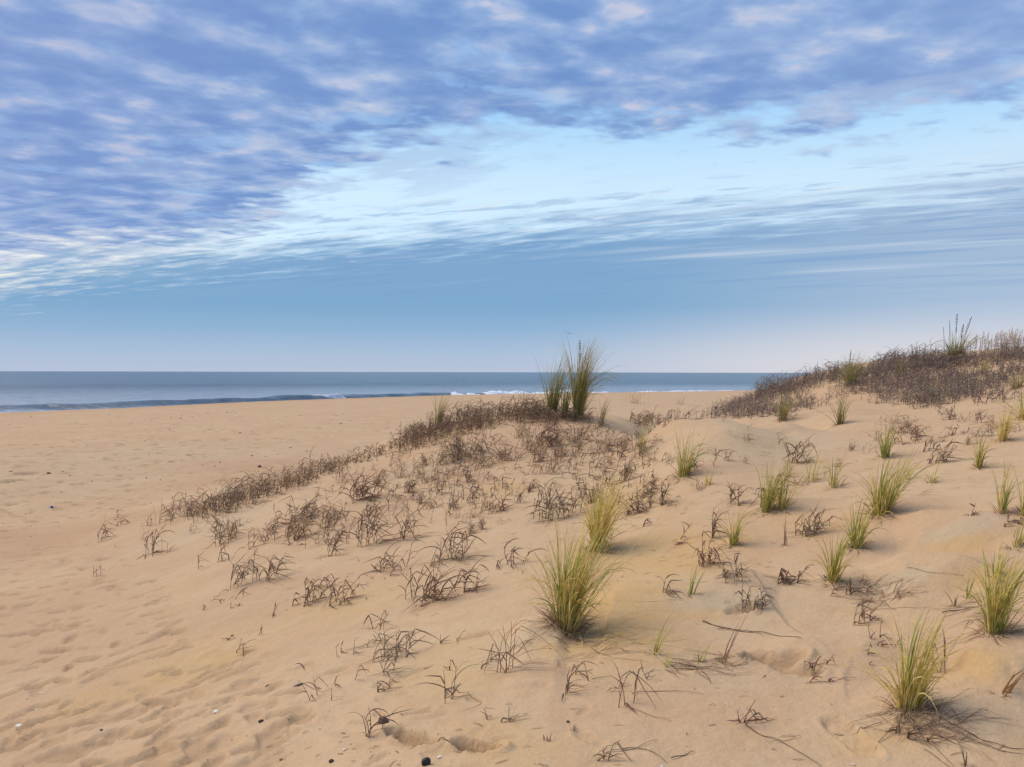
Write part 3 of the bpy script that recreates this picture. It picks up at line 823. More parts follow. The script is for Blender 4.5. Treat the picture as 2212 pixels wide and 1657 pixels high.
BR = [(.27, .170, .105), (.34, .23, .14), (.20, .125, .082), (.42, .30, .18), (.30, .17, .11), (.25, .19, .14)]
BRR = [(.29, .205, .165), (.22, .155, .13), (.36, .26, .20), (.19, .14, .12), (.46, .36, .26), (.28, .24, .19)]   # reddish far thicket
GR = [(.27, .34, .06), (.39, .41, .075), (.19, .29, .075), (.50, .46, .10)]
DG = [(.16, .19, .085), (.22, .235, .09), (.29, .28, .11)]
STW = [(.86, .66, .19), (.78, .58, .15), (.88, .74, .34), (.68, .49, .13)]
def jc(c, r, k=.18):
    f = 1 + r.uniform(-k, k); return tuple(x * f * (1 + r.uniform(-.05, .05)) for x in c)

def blade_path(r, az_, el_, length, droop, n=6, base=(0, 0, -.02), twist=0.0):
    """stiff blade curving under its weight"""
    p = list(base); out = [tuple(p)]; sl_ = length / n; e = el_; a_ = az_
    for i in range(n):
        p[0] += math.cos(e) * math.cos(a_) * sl_; p[1] += math.cos(e) * math.sin(a_) * sl_; p[2] += math.sin(e) * sl_
        if p[2] < .006 and i > 0: p[2] = .006; e = max(e, 0)
        out.append(tuple(p)); e -= droop * (i + 1) / n; a_ += twist
    return out

def tuft_parts(r, H, nst, spread, nl=(3, 6), pal_=BR, lw=.0042, wind=0.0, far=1.0):
    """dead broken grass: list of (part name, MB)"""
    parts = []
    main0 = wind + r.gauss(0, .45)
    for s_ in range(nst):
        ox = r.gauss(0, spread); oy = r.gauss(0, spread * .8)
        hh = H * (r.uniform(.35, 1.0) if s_ else 1.0)
        lean = abs(r.gauss(.25, .28)); la = wind + r.gauss(0, 1.3)
        sp_ = []; p = [ox, oy, -.03]; e_ = math.pi / 2 - lean * .6; bend = r.gauss(.05, .18)
        kink = r.randint(1, 4) if r.random() < .3 else -1
        for i in range(5):
            sp_.append(tuple(p))
            if i == kink: e_ -= r.uniform(.3, .8)
            st_ = (hh + .03) / 4
            p = [p[0] + math.cos(e_) * math.cos(la) * st_, p[1] + math.cos(e_) * math.sin(la) * st_, p[2] + math.sin(e_) * st_]; e_ -= bend
        m = MB(); c = jc(r.choice(pal_), r); m.tube(sp_, [lw * .65, lw * .62, lw * .55, lw * .45, lw * .3], c, 4)
        parts.append(('stem', m))
        n = r.randint(*nl); main = main0 + r.gauss(0, .3)
        for j in range(n):
            flat = r.random() < .16
            k_ = .05 if flat else .22 + .78 * (j + r.random() * .7) / n; k_ = min(k_, 1)
            q_ = k_ * 4; i0 = min(int(q_), 3); f_ = q_ - i0
            st_ = tuple(sp_[i0][m_] * (1 - f_) + sp_[i0 + 1][m_] * f_ for m_ in range(3))
            a_ = main + r.gauss(0, .45) + (0 if r.random() < .8 else math.pi + r.gauss(0, .4))
            if flat:
                e1 = r.uniform(.1, .5); l1 = H * r.uniform(.1, .3); e2 = -r.uniform(.1, .4); l2 = H * r.uniform(.4, .9)
            else:
                e1 = r.uniform(.5, 1.4); l1 = H * r.uniform(.06, .30)
                e2 = r.choice([-r.uniform(.1, .6), -r.uniform(.5, 1.35)]); l2 = H * r.uniform(.25, .75) * far
                if r.random() < .22: e2 = r.uniform(.2, 1.0); l2 *= .6      # some still point up
            P_ = [st_]; p = list(st_); cv = r.uniform(-.04, .17)
            segs = ((e1, l1, 3), (e2, l2, 4))
            if r.random() < .30:                     # a smooth arch instead of a break
                tot = l1 + l2; segs = tuple((e1 + (e2 - e1) * ((k2 + .5) / 7) ** 1.1, tot / 7, 1) for k2 in range(7)); cv = 0
            for (e_, l_, nn_) in segs:
                for z_ in range(nn_):
                    p = [p[0] + math.cos(e_) * math.cos(a_) * l_ / nn_, p[1] + math.cos(e_) * math.sin(a_) * l_ / nn_, p[2] + math.sin(e_) * l_ / nn_]
                    if p[2] < .006: p[2] = .006 + r.random() * .006
                    P_.append(tuple(p)); e_ -= cv if e2 < 0 else cv * .3; a_ += r.gauss(0, .12)
            w = lw * r.uniform(.55, 1.3)
            m = MB(); c1 = jc(r.choice(pal_), r, .28); c2 = tuple(x * r.uniform(.7, 1.45) for x in c1)
            ua = a_ + math.pi / 2; tw_ = r.uniform(-1.3, 1.3)
            m.ribbon(P_, [w * .7, w, w, w * 1.0, w * .9, w * .72, w * .5, w * .12], c1, c2, up=(math.cos(ua) * math.sin(tw_), math.sin(ua) * math.sin(tw_), math.cos(tw_)), fold=.6)
            parts.append(('leaf', m))
    return parts

def place(px, py, hf=None):
    return hit(px, py, hf or height)

CNT = {}
# ---- dead tufts placed one by one:  x, y, height px, stems, spread px, label, kind
TF = [
 (322,1198,64,3,8,'brown dead grass forming a tall A shape on the lower left dune foot'),
 (358,1196,24,3,14,'flattened brown litter tuft right of the A shaped one'),
 (220,1166,40,3,6,'small broken brown tuft farthest left at the dune foot'),
 (255,1137,34,2,5,'short leaning brown stems farthest out on the beach side'),
 (208,1245,24,3,7,'tiny brown tuft alone on smooth sand at far left'),
 (457,1221,36,3,12,'curled brown tuft alone below the left ridge'),
 (508,1268,66,4,14,'looped brown grass leaves arching over bare sand at left'),
 (578,1252,66,4,15,'tall brown fan of folded leaves right of the looped tuft'),
 (488,1298,28,3,16,'low curled brown leaves under the looped tuft'),
 (434,1320,14,2,5,'tiny reddish stub alone on the left slope'),
 (510,1310,12,2,7,'tiny dark leaf scrap under the low curled leaves'),
 (660,1305,44,4,15,'splayed brown tuft on the left middle slope'),
 (690,1270,34,3,12,'thin straw brown tuft above the splayed one'),
 (737,1298,58,4,18,'crooked brown tuft with zigzag leaves in the left middle'),
 (592,1330,26,2,7,'small lone stem stub with one flat leaf left of centre'),
 (800,1178,84,6,16,'dense dark brown bunch with a yellow tip on the left slope'),
 (872,1165,66,4,8,'narrow upright brown bunch right of the dense dark one'),
 (640,1165,52,4,22,'brown tuft of arching leaves below the left ridge grass'),
 (545,1184,38,4,18,'row of short broken brown stems below the left ridge grass'),
 (480,1176,44,4,16,'leggy brown tuft under the left end of the ridge grass'),
 (598,1140,46,4,15,'brown tuft with a long flat leaf just under the ridge grass'),
 (715,1202,44,2,5,'single bent brown stem with a flat foot leaf'),
 (775,1080,58,12,16,'round bushy dark brown ball of dead grass on the left slope'),
 (838,1232,44,5,22,'low tangled brown tuft under the dense dark bunch'),
 (970,1212,72,7,20,'bowl shaped brown tuft of curved stems in the middle left'),
 (885,1298,78,6,26,'large straggly brown tuft of crossing leaves in the left centre'),
 (925,1305,66,4,14,'tall folded brown stems at the right of the straggly tuft'),
 (1008,1278,54,3,10,'slanting brown tuft alone in the centre sand'),
 (818,1352,38,3,8,'small upright brown tuft below the straggly one'),
 (520,1412,26,5,13,'small spiky brown tuft low on the smooth left sand'),
 (545,1372,22,2,24,'single bent leaf pair lying on smooth sand at left'),
 (735,1420,30,4,24,'flat triangle of brown leaves left of the dark tangle'),
 (848,1425,62,8,26,'dark brown tangle of broken leaves in the lower centre left'),
 (822,1392,50,4,12,'reddish leaning stems above the dark tangle'),
 (885,1410,40,4,18,'curled brown leaf ends at the right of the dark tangle'),
 (843,1450,56,4,12,'hanging brown leaves below the dark tangle'),
 (1094,1446,92,6,10,'tall reddish brown knotted bunch left of the big tussock'),
 (1035,1440,36,3,22,'low looped dark leaves beside the knotted bunch'),
 (955,1388,24,2,14,'small bowed leaf on pale sand in the lower centre'),
 (968,1512,66,4,13,'rusty forked stems with arching leaves in the bottom centre'),
 (836,1492,40,4,12,'short rusty tuft below the dark tangle'),
 (700,1502,50,3,14,'yellowish wishbone shaped stems in the bottom left centre'),
 (748,1480,34,2,14,'thin pale leaf curve between two rusty tufts'),
 (798,1592,60,4,16,'wiry brown stems beside the black charcoal lump'),
 (1098,1560,44,2,8,'thin single dry sprig on bare sand in the bottom centre'),
 (1050,1555,22,2,14,'small crossed twigs left of the thin dry sprig'),
 (1215,1496,56,3,10,'reddish stems trailing to the right under the big tussock'),
 (1352,1525,92,3,8,'tall dry stalk with curled leaves hanging in the lower middle'),
 (1312,1468,44,4,30,'sprawling grey brown leaves left of the tall dry stalk'),
 (1300,1645,50,3,14,'dry stalk and pale runners at the bottom edge'),
 (1605,1560,52,4,10,'pale dry stalk at the head of a buried runner'),
 (1632,1311,44,4,14,'brown rib shaped leaf fan right of the drift edge'),
 (1440,1280,36,3,14,'dark tent shaped leaves on the drift edge'),
 (1560,1252,36,3,10,'reddish folded leaf standing left of the upright sprout'),
 (1612,1240,40,3,12,'slanting brown leaf fan right of the upright sprout'),
 (1520,1216,54,5,16,'dark broken tuft in the hollow right of the big tussock'),
 (1535,1165,60,2,6,'single brown stem with a pointed head in the yellow hollow'),
 (1470,1168,36,2,14,'thin leaning stem in the yellow hollow'),
 (1698,1256,40,5,16,'low dark brown leaf heap on pale sand'),
 (1742,1156,50,9,18,'round brown mound of dead grass in the right middle'),
 (1868,1340,44,5,16,'dark curled leaves bent right in the right foreground'),
 (1905,1390,36,4,20,'straw and brown flat leaves above the lower right tussock'),
 (1762,1440,36,2,7,'hooked brown leaf standing in the right foreground'),
 (1785,1478,22,2,18,'low tent of three brown leaves near the hooked leaf'),
 (1870,1426,26,3,22,'dark lying leaves left of the lower right tussock'),
 (2030,1455,70,3,9,'bent brown stalk behind the lower right tussock'),
 (1975,1590,40,6,18,'dark tangled litter below the lower right tussock'),
 (2095,1112,24,2,7,'small arched brown leaf alone on the right sand'),
 (2180,1130,24,4,18,'dark low scraps at the foot of the open right tuft'),
 (1830,1275,28,8,22,'dark dead litter at the right foot of the light green tussock'),
 (1660,1085,56,6,14,'tangled brown bunch caught in a green tussock'),
 (1080,1105,34,4,10,'lone small brown tuft with a low left heap in the centre'),
 (1222,1342,70,8,14,'dark brown dead leaves packed in the left foot of the big tussock'),
 (1095,1222,40,5,20,'reddish low litter tuft left of the big tussock top'),
 (1355,1038,38,8,12,'round brown bunch on the upper middle slope'),
 (1510,1010,34,4,18,'brown arching leaf fans below the flat crest'),
 (1420,1092,40,5,14,'brown tuft bowed left then right in the upper middle'),
 (1370,1110,44,6,14,'dark leaf ladder tuft beside the bowed one'),
 (1200,1120,66,12,28,'large slanting brown heap left of the straw tussock'),
 (1575,1095,40,4,22,'broken brown tuft above the narrow green tuft'),
 (1720,1000,48,5,12,'reddish brown pointed tuft on the upper right slope'),
 (1950,960,34,5,18,'brown tuft row right of the bright green tuft'),
 (2030,1000,44,7,14,'brown forked bunch on the right slope'),
 (1990,975,26,4,10,'small brown hook tuft left of the forked bunch'),
 (2065,940,26,5,10,'small rounded brown tuft under the back dune at right'),
]
def dead_tuft(px, py, hpx, nst, spx, label, seed):
    h = place(px, py)
    if not h: return
    r = random.Random(seed); sc = h[1] / F
    H = max(hpx * sc * 1.12, .035); dist = h[1]
    lw = .0027 + .00022 * min(dist, 12)
    if py > 1380: lw = .0027
    root = link('dead_grass_tuft', None, loc=(h[0], h[1], h[2]), label=label, category='dead grass', group='dead broken grass tufts on the dune')
    fg = py > 1330
    pal2 = r.choice([BR, BR[:3], BR[2:], [BR[1], BR[3], BR[5]], [BR[0], BR[4], (.34, .18, .10)]])
    pp = tuft_parts(r, H, nst + (2 if hpx > 40 and not fg else 0), spx * sc * (1.3 if fg else 1), ((2, 4) if fg else (4, 7)) if hpx > 30 else (2, 3), pal2, lw, 0.0, 1.6 if fg else 1.1)
    for nm, m in pp:
        link(nm, m.mesh(nm, conform=(h[0], h[1])), parent=root)
for i, qv in enumerate(TF): dead_tuft(*qv, seed=100 + i)

# ---- tussocks
def tussock(px, py, hpx, wpx, gfr, sfr, nb, label, seed):
    h = place(px, py)
    if not h:
        print('NO HIT', label); return
    r = random.Random(seed); sc = h[1] / F; H = hpx * sc; Wd = wpx * sc
    near_ = h[1] < 8.5
    wid = .0019 + .00012 * min(h[1], 16)
    root = link('grass_tussock', None, loc=h, label=label, category='grass', group='grass tussocks growing on the dune')
    br = max(Wd * .17, .012)
    mg, ms, md = MB(), MB(), MB()
    singles = []
    dark = h[1] > 11
    spreadk = min(Wd / H, 1.1)
    for i in range(nb):
        a0 = r.uniform(0, 2 * math.pi); rr_ = br * math.sqrt(r.random())
        bx, by = math.cos(a0) * rr_, math.sin(a0) * rr_ * .8
        out_a = a0 + r.gauss(0, .7)
        tilt = abs(r.gauss(0, .27)) * spreadk * (1.0 if r.random() < .84 else 2.4)
        # lean to the right with the wind
        vx = math.sin(tilt) * math.cos(out_a) + .09; vy = math.sin(tilt) * math.sin(out_a)
        e = math.atan2(math.cos(tilt), math.hypot(vx, vy)); a_ = math.atan2(vy, vx)
        ln = H * r.uniform(.45, 1.22) * (1 + .25 * tilt)
        green = r.random() < gfr / (gfr + sfr)
        dr = r.uniform(.0, .20) + .35 * tilt * r.random() + (0 if green else .1 * r.random())
        if r.random() < (.17 if near_ else .06): dr += r.uniform(.3, .75)
        P_ = blade_path(r, a_, e, ln, dr, 7, (bx, by, -.02), r.gauss(0, .05))
        if green:
            c1 = jc(r.choice(DG if dark else GR), r, .25); c2 = jc(r.choice(STW if r.random() < .45 else GR), r)
            if dark: c2 = tuple(x * .75 for x in c2)
        else:
            c1 = jc(r.choice(STW), r, .25); c2 = jc(r.choice(STW), r)
            if dark: c1 = tuple(x * .5 for x in c1); c2 = tuple(x * .6 for x in c2)
        w = wid * r.uniform(.6, 1.25); ua = a_ + math.pi / 2; tw_ = r.uniform(-1.2, 1.2)
        up = (math.cos(a_) * .8 + math.cos(ua) * math.sin(tw_), math.sin(a_) * .8 + math.sin(ua) * math.sin(tw_), .35)
        wl = [w * .8, w, w, w * .95, w * .85, w * .68, w * .45, w * .08]
        if near_ and (nb <= 40 or i < 44):
            m = MB(); m.ribbon(P_, wl, c1, c2, up=up, fold=.5); singles.append(m)
        else:
            (mg if green else ms).ribbon(P_, wl, c1, c2, up=up, fold=.5)
    # dead leaves around the foot
    for i in range(int(nb * .45) + 4):
        a0 = r.uniform(0, 2 * math.pi); rr_ = br * (.5 + r.random())
        e = r.uniform(.1, 1.25); a_ = a0 + r.gauss(0, .5)
        P_ = blade_path(r, a_, e, H * r.uniform(.14, .46), r.uniform(.2, .7), 5, (math.cos(a0) * rr_, math.sin(a0) * rr_, -.01), r.gauss(0, .1))
        c1 = jc(r.choice(BR), r, .2); ua = a_ + math.pi / 2
        w = wid * r.uniform(.6, 1.1)
        md.ribbon(P_, [w, w, w, w * .8, w * .5, w * .1], c1, tuple(x * 1.5 for x in c1) if r.random() < .5 else c1, up=(math.cos(a_) * .5, math.sin(a_) * .5, .8), fold=.4)
    cf = (h[0], h[1])
    for m in singles: link('leaf_blade', m.mesh('leaf_blade', cf), parent=root)
    if mg.v: link('green_leaves', mg.mesh('green_leaves', cf), parent=root)
    if ms.v: link('straw_leaves', ms.mesh('straw_leaves', cf), parent=root)
    link('dead_base_leaves', md.mesh('dead_base_leaves', cf), parent=root)
    return root, h, H
TR = {}
for i, qv in enumerate(TU): TR[i] = tussock(*qv, seed=500 + i)

# ---- sprouts
for i, (px, py, hpx, lean, n, label) in enumerate(SPR):
    h = place(px, py); r = random.Random(900 + i); sc = h[1] / F; H = hpx * sc
    root = link('grass_sprout', None, loc=h, label=label, category='grass', group='thin grass sprouts on the sand')
    brown = any(w_ in label for w_ in ('brown', 'straw', 'dark', 'stub'))
    for j in range(n):
        vx = lean + r.gauss(0, .16); vy = r.gauss(0, .12)
        e = math.atan2(1, math.hypot(vx, vy)); a_ = math.atan2(vy, vx)
        P_ = blade_path(r, a_, e, H * (1.05 if j == 0 else r.uniform(.45, .9)), r.uniform(.02, .2), 6, (r.gauss(0, .008), r.gauss(0, .008), -.02))
        w = .0026 if py > 1380 else .0032
        c1 = jc(r.choice(BR if brown else GR), r)
        if 'orange' in label: c1 = jc((.36, .19, .07), r)
        if brown and 'dark' not in label and 'orange' not in label: c1 = tuple(x * 1.5 for x in c1)
        m = MB(); ua = a_ + 1.57
        m.ribbon(P_, [w, w, w, w * .9, w * .7, w * .45, w * .08], c1, jc(r.choice(STW if r.random() < .5 and not brown else [c1]), r), up=(math.cos(a_) * .8 + .2, math.sin(a_) + .3, .3), fold=.5)
        link('leaf_blade', m.mesh('leaf_blade', (h[0], h[1])), parent=root)
    for j in range(4):
        a_ = r.uniform(0, 6.28); P_ = blade_path(r, a_, .5, H * .22 + .01, .5, 4, (0, 0, -.01))
        m = MB(); m.ribbon(P_, [.002, .002, .002, .0015, .0004], jc(BR[3], r), up=(0, 0, 1), fold=.4)
        link('dead_leaf', m.mesh('dead_leaf', (h[0], h[1])), parent=root)

# ---- sea oat stalks with seed heads
def stalk(name, px, py, hpx, lean, label, group, head=.35, col=(.14, .11, .09), rad=.0028, hr=.009):
    h = place(px, py)
    if not h: return
    r = random.Random(int(px * 7 + py)); H = hpx * h[1] / F
    root = link(name, None, loc=h, label=label, category='sea oats', group=group)
    P_ = [(lean * H * k_ ** 2, r.uniform(-.01, .01), -.03 + (H + .03) * k_) for k_ in (0, .2, .4, .6, .8, 1)]
    m = MB(); m.tube(P_, [rad, rad, rad * .9, rad * .8, rad * .6, rad * .4], col, 4)
    link('stem', m.mesh('stem'), parent=root)
    m = MB(); n = 9
    for i in range(n):
        k_ = 1 - head * (i / n); x_ = lean * H * k_ ** 2; z_ = H * k_
        s_ = math.sin(math.pi * (i + .8) / (n + .6)) * hr * 1.6
        a_ = r.uniform(0, 6.28)
        for w_ in range(2):
            aa_ = a_ + w_ * math.pi
            m.tube([(x_, 0, z_ - .01), (x_ + math.cos(aa_) * s_, math.sin(aa_) * s_, z_ + .012), (x_ + math.cos(aa_) * s_ * 1.2, math.sin(aa_) * s_ * 1.2, z_ + .03)], [hr * .3, hr * .55, hr * .1], tuple(x * 1.1 for x in col), 4)
    link('seed_head', m.mesh('seed_head'), parent=root)
for px, py, hp, ln, w_, hr in [(2064, 757, 76, .03, 'tallest dark seed spike above the crest tussock', .014), (2080, 757, 70, .22, 'dark seed spike leaning right from the crest tussock', .013),
                               (2074, 757, 54, .10, 'middle dark seed spike of the crest tussock', .012), (2052, 757, 62, -.02, 'thin left seed spike of the crest tussock', .007), (2040, 757, 48, -.05, 'short faint seed spike at the left of the crest tussock', .006),
                               (1834, 828, 60, .05, 'single seed spike above the olive bushy crest tussock', .010)]:
    stalk('sea_oat_stalk', px, py + (10 if px > 2000 else 0), hp + 10, ln, w_, 'seed spikes on the back dune crest', .5, (.13, .12, .12), .0035, hr)
stalk('sea_oat_stalk', 1252, 903, 165, .00, 'tallest seed stalk rising from the tallest clump on the ridge', 'seed stalks on the near ridge', .30, (.13, .12, .09), .0042, .010)
for j, (px, hp) in enumerate([(1352, 62), (1361, 70), (1371, 48), (1383, 56), (1392, 50), (1345, 40), (1400, 34)]):
    stalk('sea_oat_stalk', px, 876 + (j % 3) * 2, hp * 1.15, .02, ['second from left of the dark stalks against the sea', 'tallest of the dark stalks against the sea right of the tall clump', 'shorter stalk in the middle of the dark stalks against the sea', 'stalk right of the middle of the dark stalks against the sea', 'second from right of the dark stalks against the sea', 'leftmost and shorter of the dark stalks against the sea', 'rightmost and lowest of the dark stalks against the sea'][j],
          'dark stalks against the sea', .35, (.13, .10, .10), .0035, .008)

# ---- clusters sampled over an area.  Variants share meshes.
LM = [(1222,1300,'the big golden tussock'),(1290,1150,'the straw coloured tussock'),(1247,880,'the tallest ridge clump'),(1299,910,'the short bright ridge tuft'),(945,910,'the slender pale ridge tuft'),
      (1385,960,'the small upright crest tuft'),(1478,1000,'the green tussock under the crest'),(1655,1080,'the tussock holding a dead bunch'),(1584,1150,'the narrow green tuft'),(1690,895,'the soft green tussock below the back dune'),
      (1814,900,'the olive tuft below the back dune'),(1912,970,'the bright green tuft at right'),(1752,1030,'the sparse spreading tuft'),(2115,990,'the thin upright tuft at right'),(2030,1000,'the brown forked bunch'),
      (775,1060,'the round bushy brown ball'),(800,1150,'the dense bunch with yellow tip'),(872,1140,'the narrow upright brown bunch'),(970,1190,'the bowl shaped tuft'),(640,1150,'the arching tuft under the left ridge'),
      (480,1160,'the leggy left tuft'),(322,1180,'the tall A shaped tuft'),(1080,1100,'the lone centre tuft'),(1200,1100,'the large slanting heap'),(1355,1030,'the round upper slope bunch'),(1420,1085,'the bowed tuft'),
      (1510,1010,'the arching leaf fans'),(1720,990,'the reddish pointed tuft'),(2166,940,'the reddish leaning tuft')]
PEND = []
def inpoly(x, y, P_):
    c = False; n = len(P_); j = n - 1
    for i in range(n):
        if (P_[i][1] > y) != (P_[j][1] > y) and x < (P_[j][0] - P_[i][0]) * (y - P_[i][1]) / (P_[j][1] - P_[i][1]) + P_[i][0]: c = not c
        j = i
    return c
VAR = []
for i in range(34):
    r = random.Random(3000 + i); pw = r.choice([BR, BR, [BR[0], BR[2], BR[4]], [BR[1], BR[3], BR[5]], [BR[3], (.50, .37, .20), BR[1]]])
    pp = tuft_parts(r, .26, r.choice([1, 2, 4, 5, 6, 9, 12]), r.choice([.03, .055, .09]), r.choice([(2, 4), (4, 7), (3, 6)]), pw, r.choice([.0030, .0038, .0042]), 0.0, r.choice([.8, 1.0, 1.5]))
    m = MB()
    for _, q_ in pp:
        o = len(m.v); m.v += q_.v; m.c += q_.c; m.f += [tuple(a_ + o for a_ in f) for f in q_.f]
    VAR.append(m.mesh('tuft'))
def scatter(poly, n, hpx, label, group, seed, mind=10):
    r = random.Random(seed); xs = [p[0] for p in poly]; ys = [p[1] for p in poly]; done = []; tries = 0
    while len(done) < n and tries < n * 60:
        tries += 1
        x = r.uniform(min(xs), max(xs)); y = r.uniform(min(ys), max(ys))
        if not inpoly(x, y, poly) or any(abs(x - a_) < mind and abs(y - b_) < mind * .5 for a_, b_ in done): continue
        h = place(x, y)
        if not h: continue
        done.append((x, y))
        s_ = r.uniform(*hpx) * r.uniform(.8, 1.35) * h[1] / F / .26
        o = link('dead_grass_tuft', r.choice(VAR), loc=(h[0], h[1], h[2] - .005), label=label, category='dead grass', group=group)
        PEND.append((o, x, y, s_ * .26 * F / h[1]))
        o.scale = (s_, s_, s_ * r.uniform(.8, 1.05)); o.rotation_euler = (r.gauss(0, .10), r.gauss(0, .12), r.gauss(0, .7) + (math.pi if r.random() < .15 else 0))
scatter([(380,1110),(480,1140),(700,1100),(760,1120),(700,1180),(560,1175),(420,1150)], 26, (26, 50), 'one of the brown tufts strewn on the slope just below the left ridge grass', 'tufts below the left ridge', 1, 16)
scatter([(690,1020),(830,990),(1000,985),(1010,1040),(900,1110),(760,1060)], 26, (24, 44), 'one of the small brown tufts around the bushy ball on the upper left slope', 'tufts around the bushy ball', 2, 16)
scatter([(930,960),(1150,925),(1330,935),(1330,1010),(1100,1010),(960,1000)], 62, (26, 46), 'one of the brown tufts crowded on the slope under the near ridge', 'tufts under the near ridge', 3, 10)
scatter([(930,1010),(1330,1000),(1460,1040),(1450,1100),(1180,1110),(940,1110)], 44, (22, 42), 'one of the brown tufts on the open middle slope above the straw tussock', 'tufts on the middle slope', 4, 16)
scatter([(1300,930),(1420,950),(1450,1010),(1300,1010)], 22, (22, 40), 'one of the reddish tufts beside the small upright green tuft on the crest', 'tufts beside the crest', 5, 12)
scatter([(1500,950),(1900,950),(1900,990),(1780,1020),(1500,1000)], 12, (18, 34), 'one of the thin tufts on the open sand under the flat crest', 'tufts under the flat crest', 6, 24)
scatter([(1880,905),(2140,905),(2200,935),(2080,975),(1920,945)], 34, (16, 34), 'one of the brown tufts on the sand in front of the back dune', 'tufts in front of the back dune', 7, 12)
scatter([(820,1120),(920,1090),(1060,1080),(1090,1190),(980,1150),(860,1150)], 14, (22, 40), 'one of the loose brown tufts between the narrow bunch and the bowl shaped tuft', 'loose tufts left of the big tussock', 8, 20)
scatter([(300,1120),(420,1105),(440,1125),(320,1150)], 6, (18, 34), 'one of the small tufts at the far left end of the ridge grass', 'tufts at the ridge end', 9, 14)
scatter([(1700,1010),(1850,1030),(1600,1130),(1480,1110),(1480,1060)], 10, (16, 30), 'one of the small broken tufts between the green tussocks', 'tufts between the green tussocks', 10, 24)

ORD = ['', 'second ', 'third ', 'fourth ', 'fifth ', 'sixth ', 'seventh ', 'eighth ', 'ninth ', 'tenth ']
grp = {}
for o, x, y, sz in PEND:
    lx, ly, nm = min(LM, key=lambda l_: math.hypot(x - l_[0], 1.6 * (y - l_[1])))
    dx, dy = x - lx, 1.6 * (y - ly)
    dn = ('right of' if dx > 0 else 'left of') if abs(dx) > abs(dy) else ('in front of' if dy > 0 else 'behind')
    size = 'small' if sz < 28 else ('tall' if sz > 42 else 'medium')
    grp.setdefault((size, dn, nm), []).append((math.hypot(dx, dy), o))
for (size, dn, nm), lst in grp.items():
    for i, (_, o) in enumerate(sorted(lst, key=lambda e_: e_[0])):
        o['label'] = f'{size} dead brown tuft, {ORD[min(i, 9)]}nearest {dn} {nm}'
# ---- masses that read as one: ridge grass and the thicket of the back dune
def thicket(name, label, polys, seed, pal_, nleaf=(3, 5), lw=.006):
    r = random.Random(seed); m = MB()
    for poly, n, hpx, thr in polys:
        xs = [p[0] for p in poly]; ys = [p[1] for p in poly]; c = 0; tries = 0
        while c < n and tries < n * 30:
            tries += 1
            x = r.uniform(min(xs), max(xs)); y = r.uniform(min(ys), max(ys))
            if not inpoly(x, y, poly): continue
            h = place(x, y, height)
            if not h or h[1] > 45: continue
            dn = float(fbm(np.array([h[0] * 1.25]), np.array([h[1] * .9]), 3, 88)[0])
            if dn < thr + r.uniform(-.12, .12): continue
            c += 1
            for q_ in range(2):
                ox = h[0] + r.gauss(0, .10); oy = h[1] + r.gauss(0, .22); oz = float(height(ox, oy))
                H = r.uniform(*hpx) * oy / F * min(max(.85 + .8 * dn, .5), 1.4)
                pp = tuft_parts(r, H, 1, .03, nleaf, pal_, lw, 0.0)
                for _, w_ in pp:
                    o = len(m.v); m.v += [(a_ + ox, b_ + oy, c_ + oz) for a_, b_, c_ in w_.v]; m.c += w_.c; m.f += [tuple(k_ + o for k_ in f) for f in w_.f]
    return link(name, new_mesh(name, m.v, m.f, leafm, m.c, smooth=False), kind='stuff', label=label)
thicket('ridge_grass', 'matted brown dead grass along the crest of the near dune', [
    ([(275,1118),(300,1104),(420,1092),(560,1060),(680,1012),(720,1003),(720,1016),(620,1062),(480,1112),(330,1134)], 150, (22, 50), -.05),
    ([(700,1005),(790,974),(870,941),(960,916),(1060,896),(1160,892),(1160,904),(1050,926),(930,960),(800,1000)], 270, (20, 40), -.10),
    ([(930,960),(1330,935),(1440,1000),(1440,1100),(950,1110)], 90, (16, 34), 0.0),
    ([(620,1090),(900,1010),(950,1100),(700,1200)], 30, (18, 36), 0.0),
    ([(630,1040),(720,1003),(830,962),(830,985),(740,1015),(650,1055)], 70, (22, 40), -.6),
    ([(1150,894),(1330,908),(1310,925),(1150,915)], 80, (18, 36), -.05),
    ([(1260,908),(1440,914),(1400,918),(1260,930)], 40, (16, 28), 0),
], 21, BR, lw=.0045)
thicket('back_dune_thicket', 'dense dark reddish brown dead grass covering the back dune', [
    ([(1420,910),(1560,883),(1620,863),(1700,832),(1700,900),(1560,908)], 260, (18, 34), -.2),
    ([(1560,883),(1620,863),(1700,832),(1800,807),(1800,822),(1700,850),(1620,878),(1560,895)], 150, (18, 34), -.3),
    ([(1700,832),(1800,807),(1900,789),(2000,776),(2110,767),(2230,762),(2230,780),(2110,790),(2000,798),(1900,808),(1800,826),(1700,850)], 420, (22, 38), -.4),
    ([(1700,850),(1800,820),(1900,800),(2000,785),(2230,772),(2230,840),(2100,862),(1960,878),(1840,866),(1700,895)], 820, (18, 36), -.14),
    ([(1990,782),(2230,770),(2230,812),(2000,820)], 170, (20, 34), -.6),
    ([(1960,870),(2200,840),(2200,880),(1980,905)], 60, (16, 28), 0.05),
], 22, BRR, (2, 4), lw=.0048)
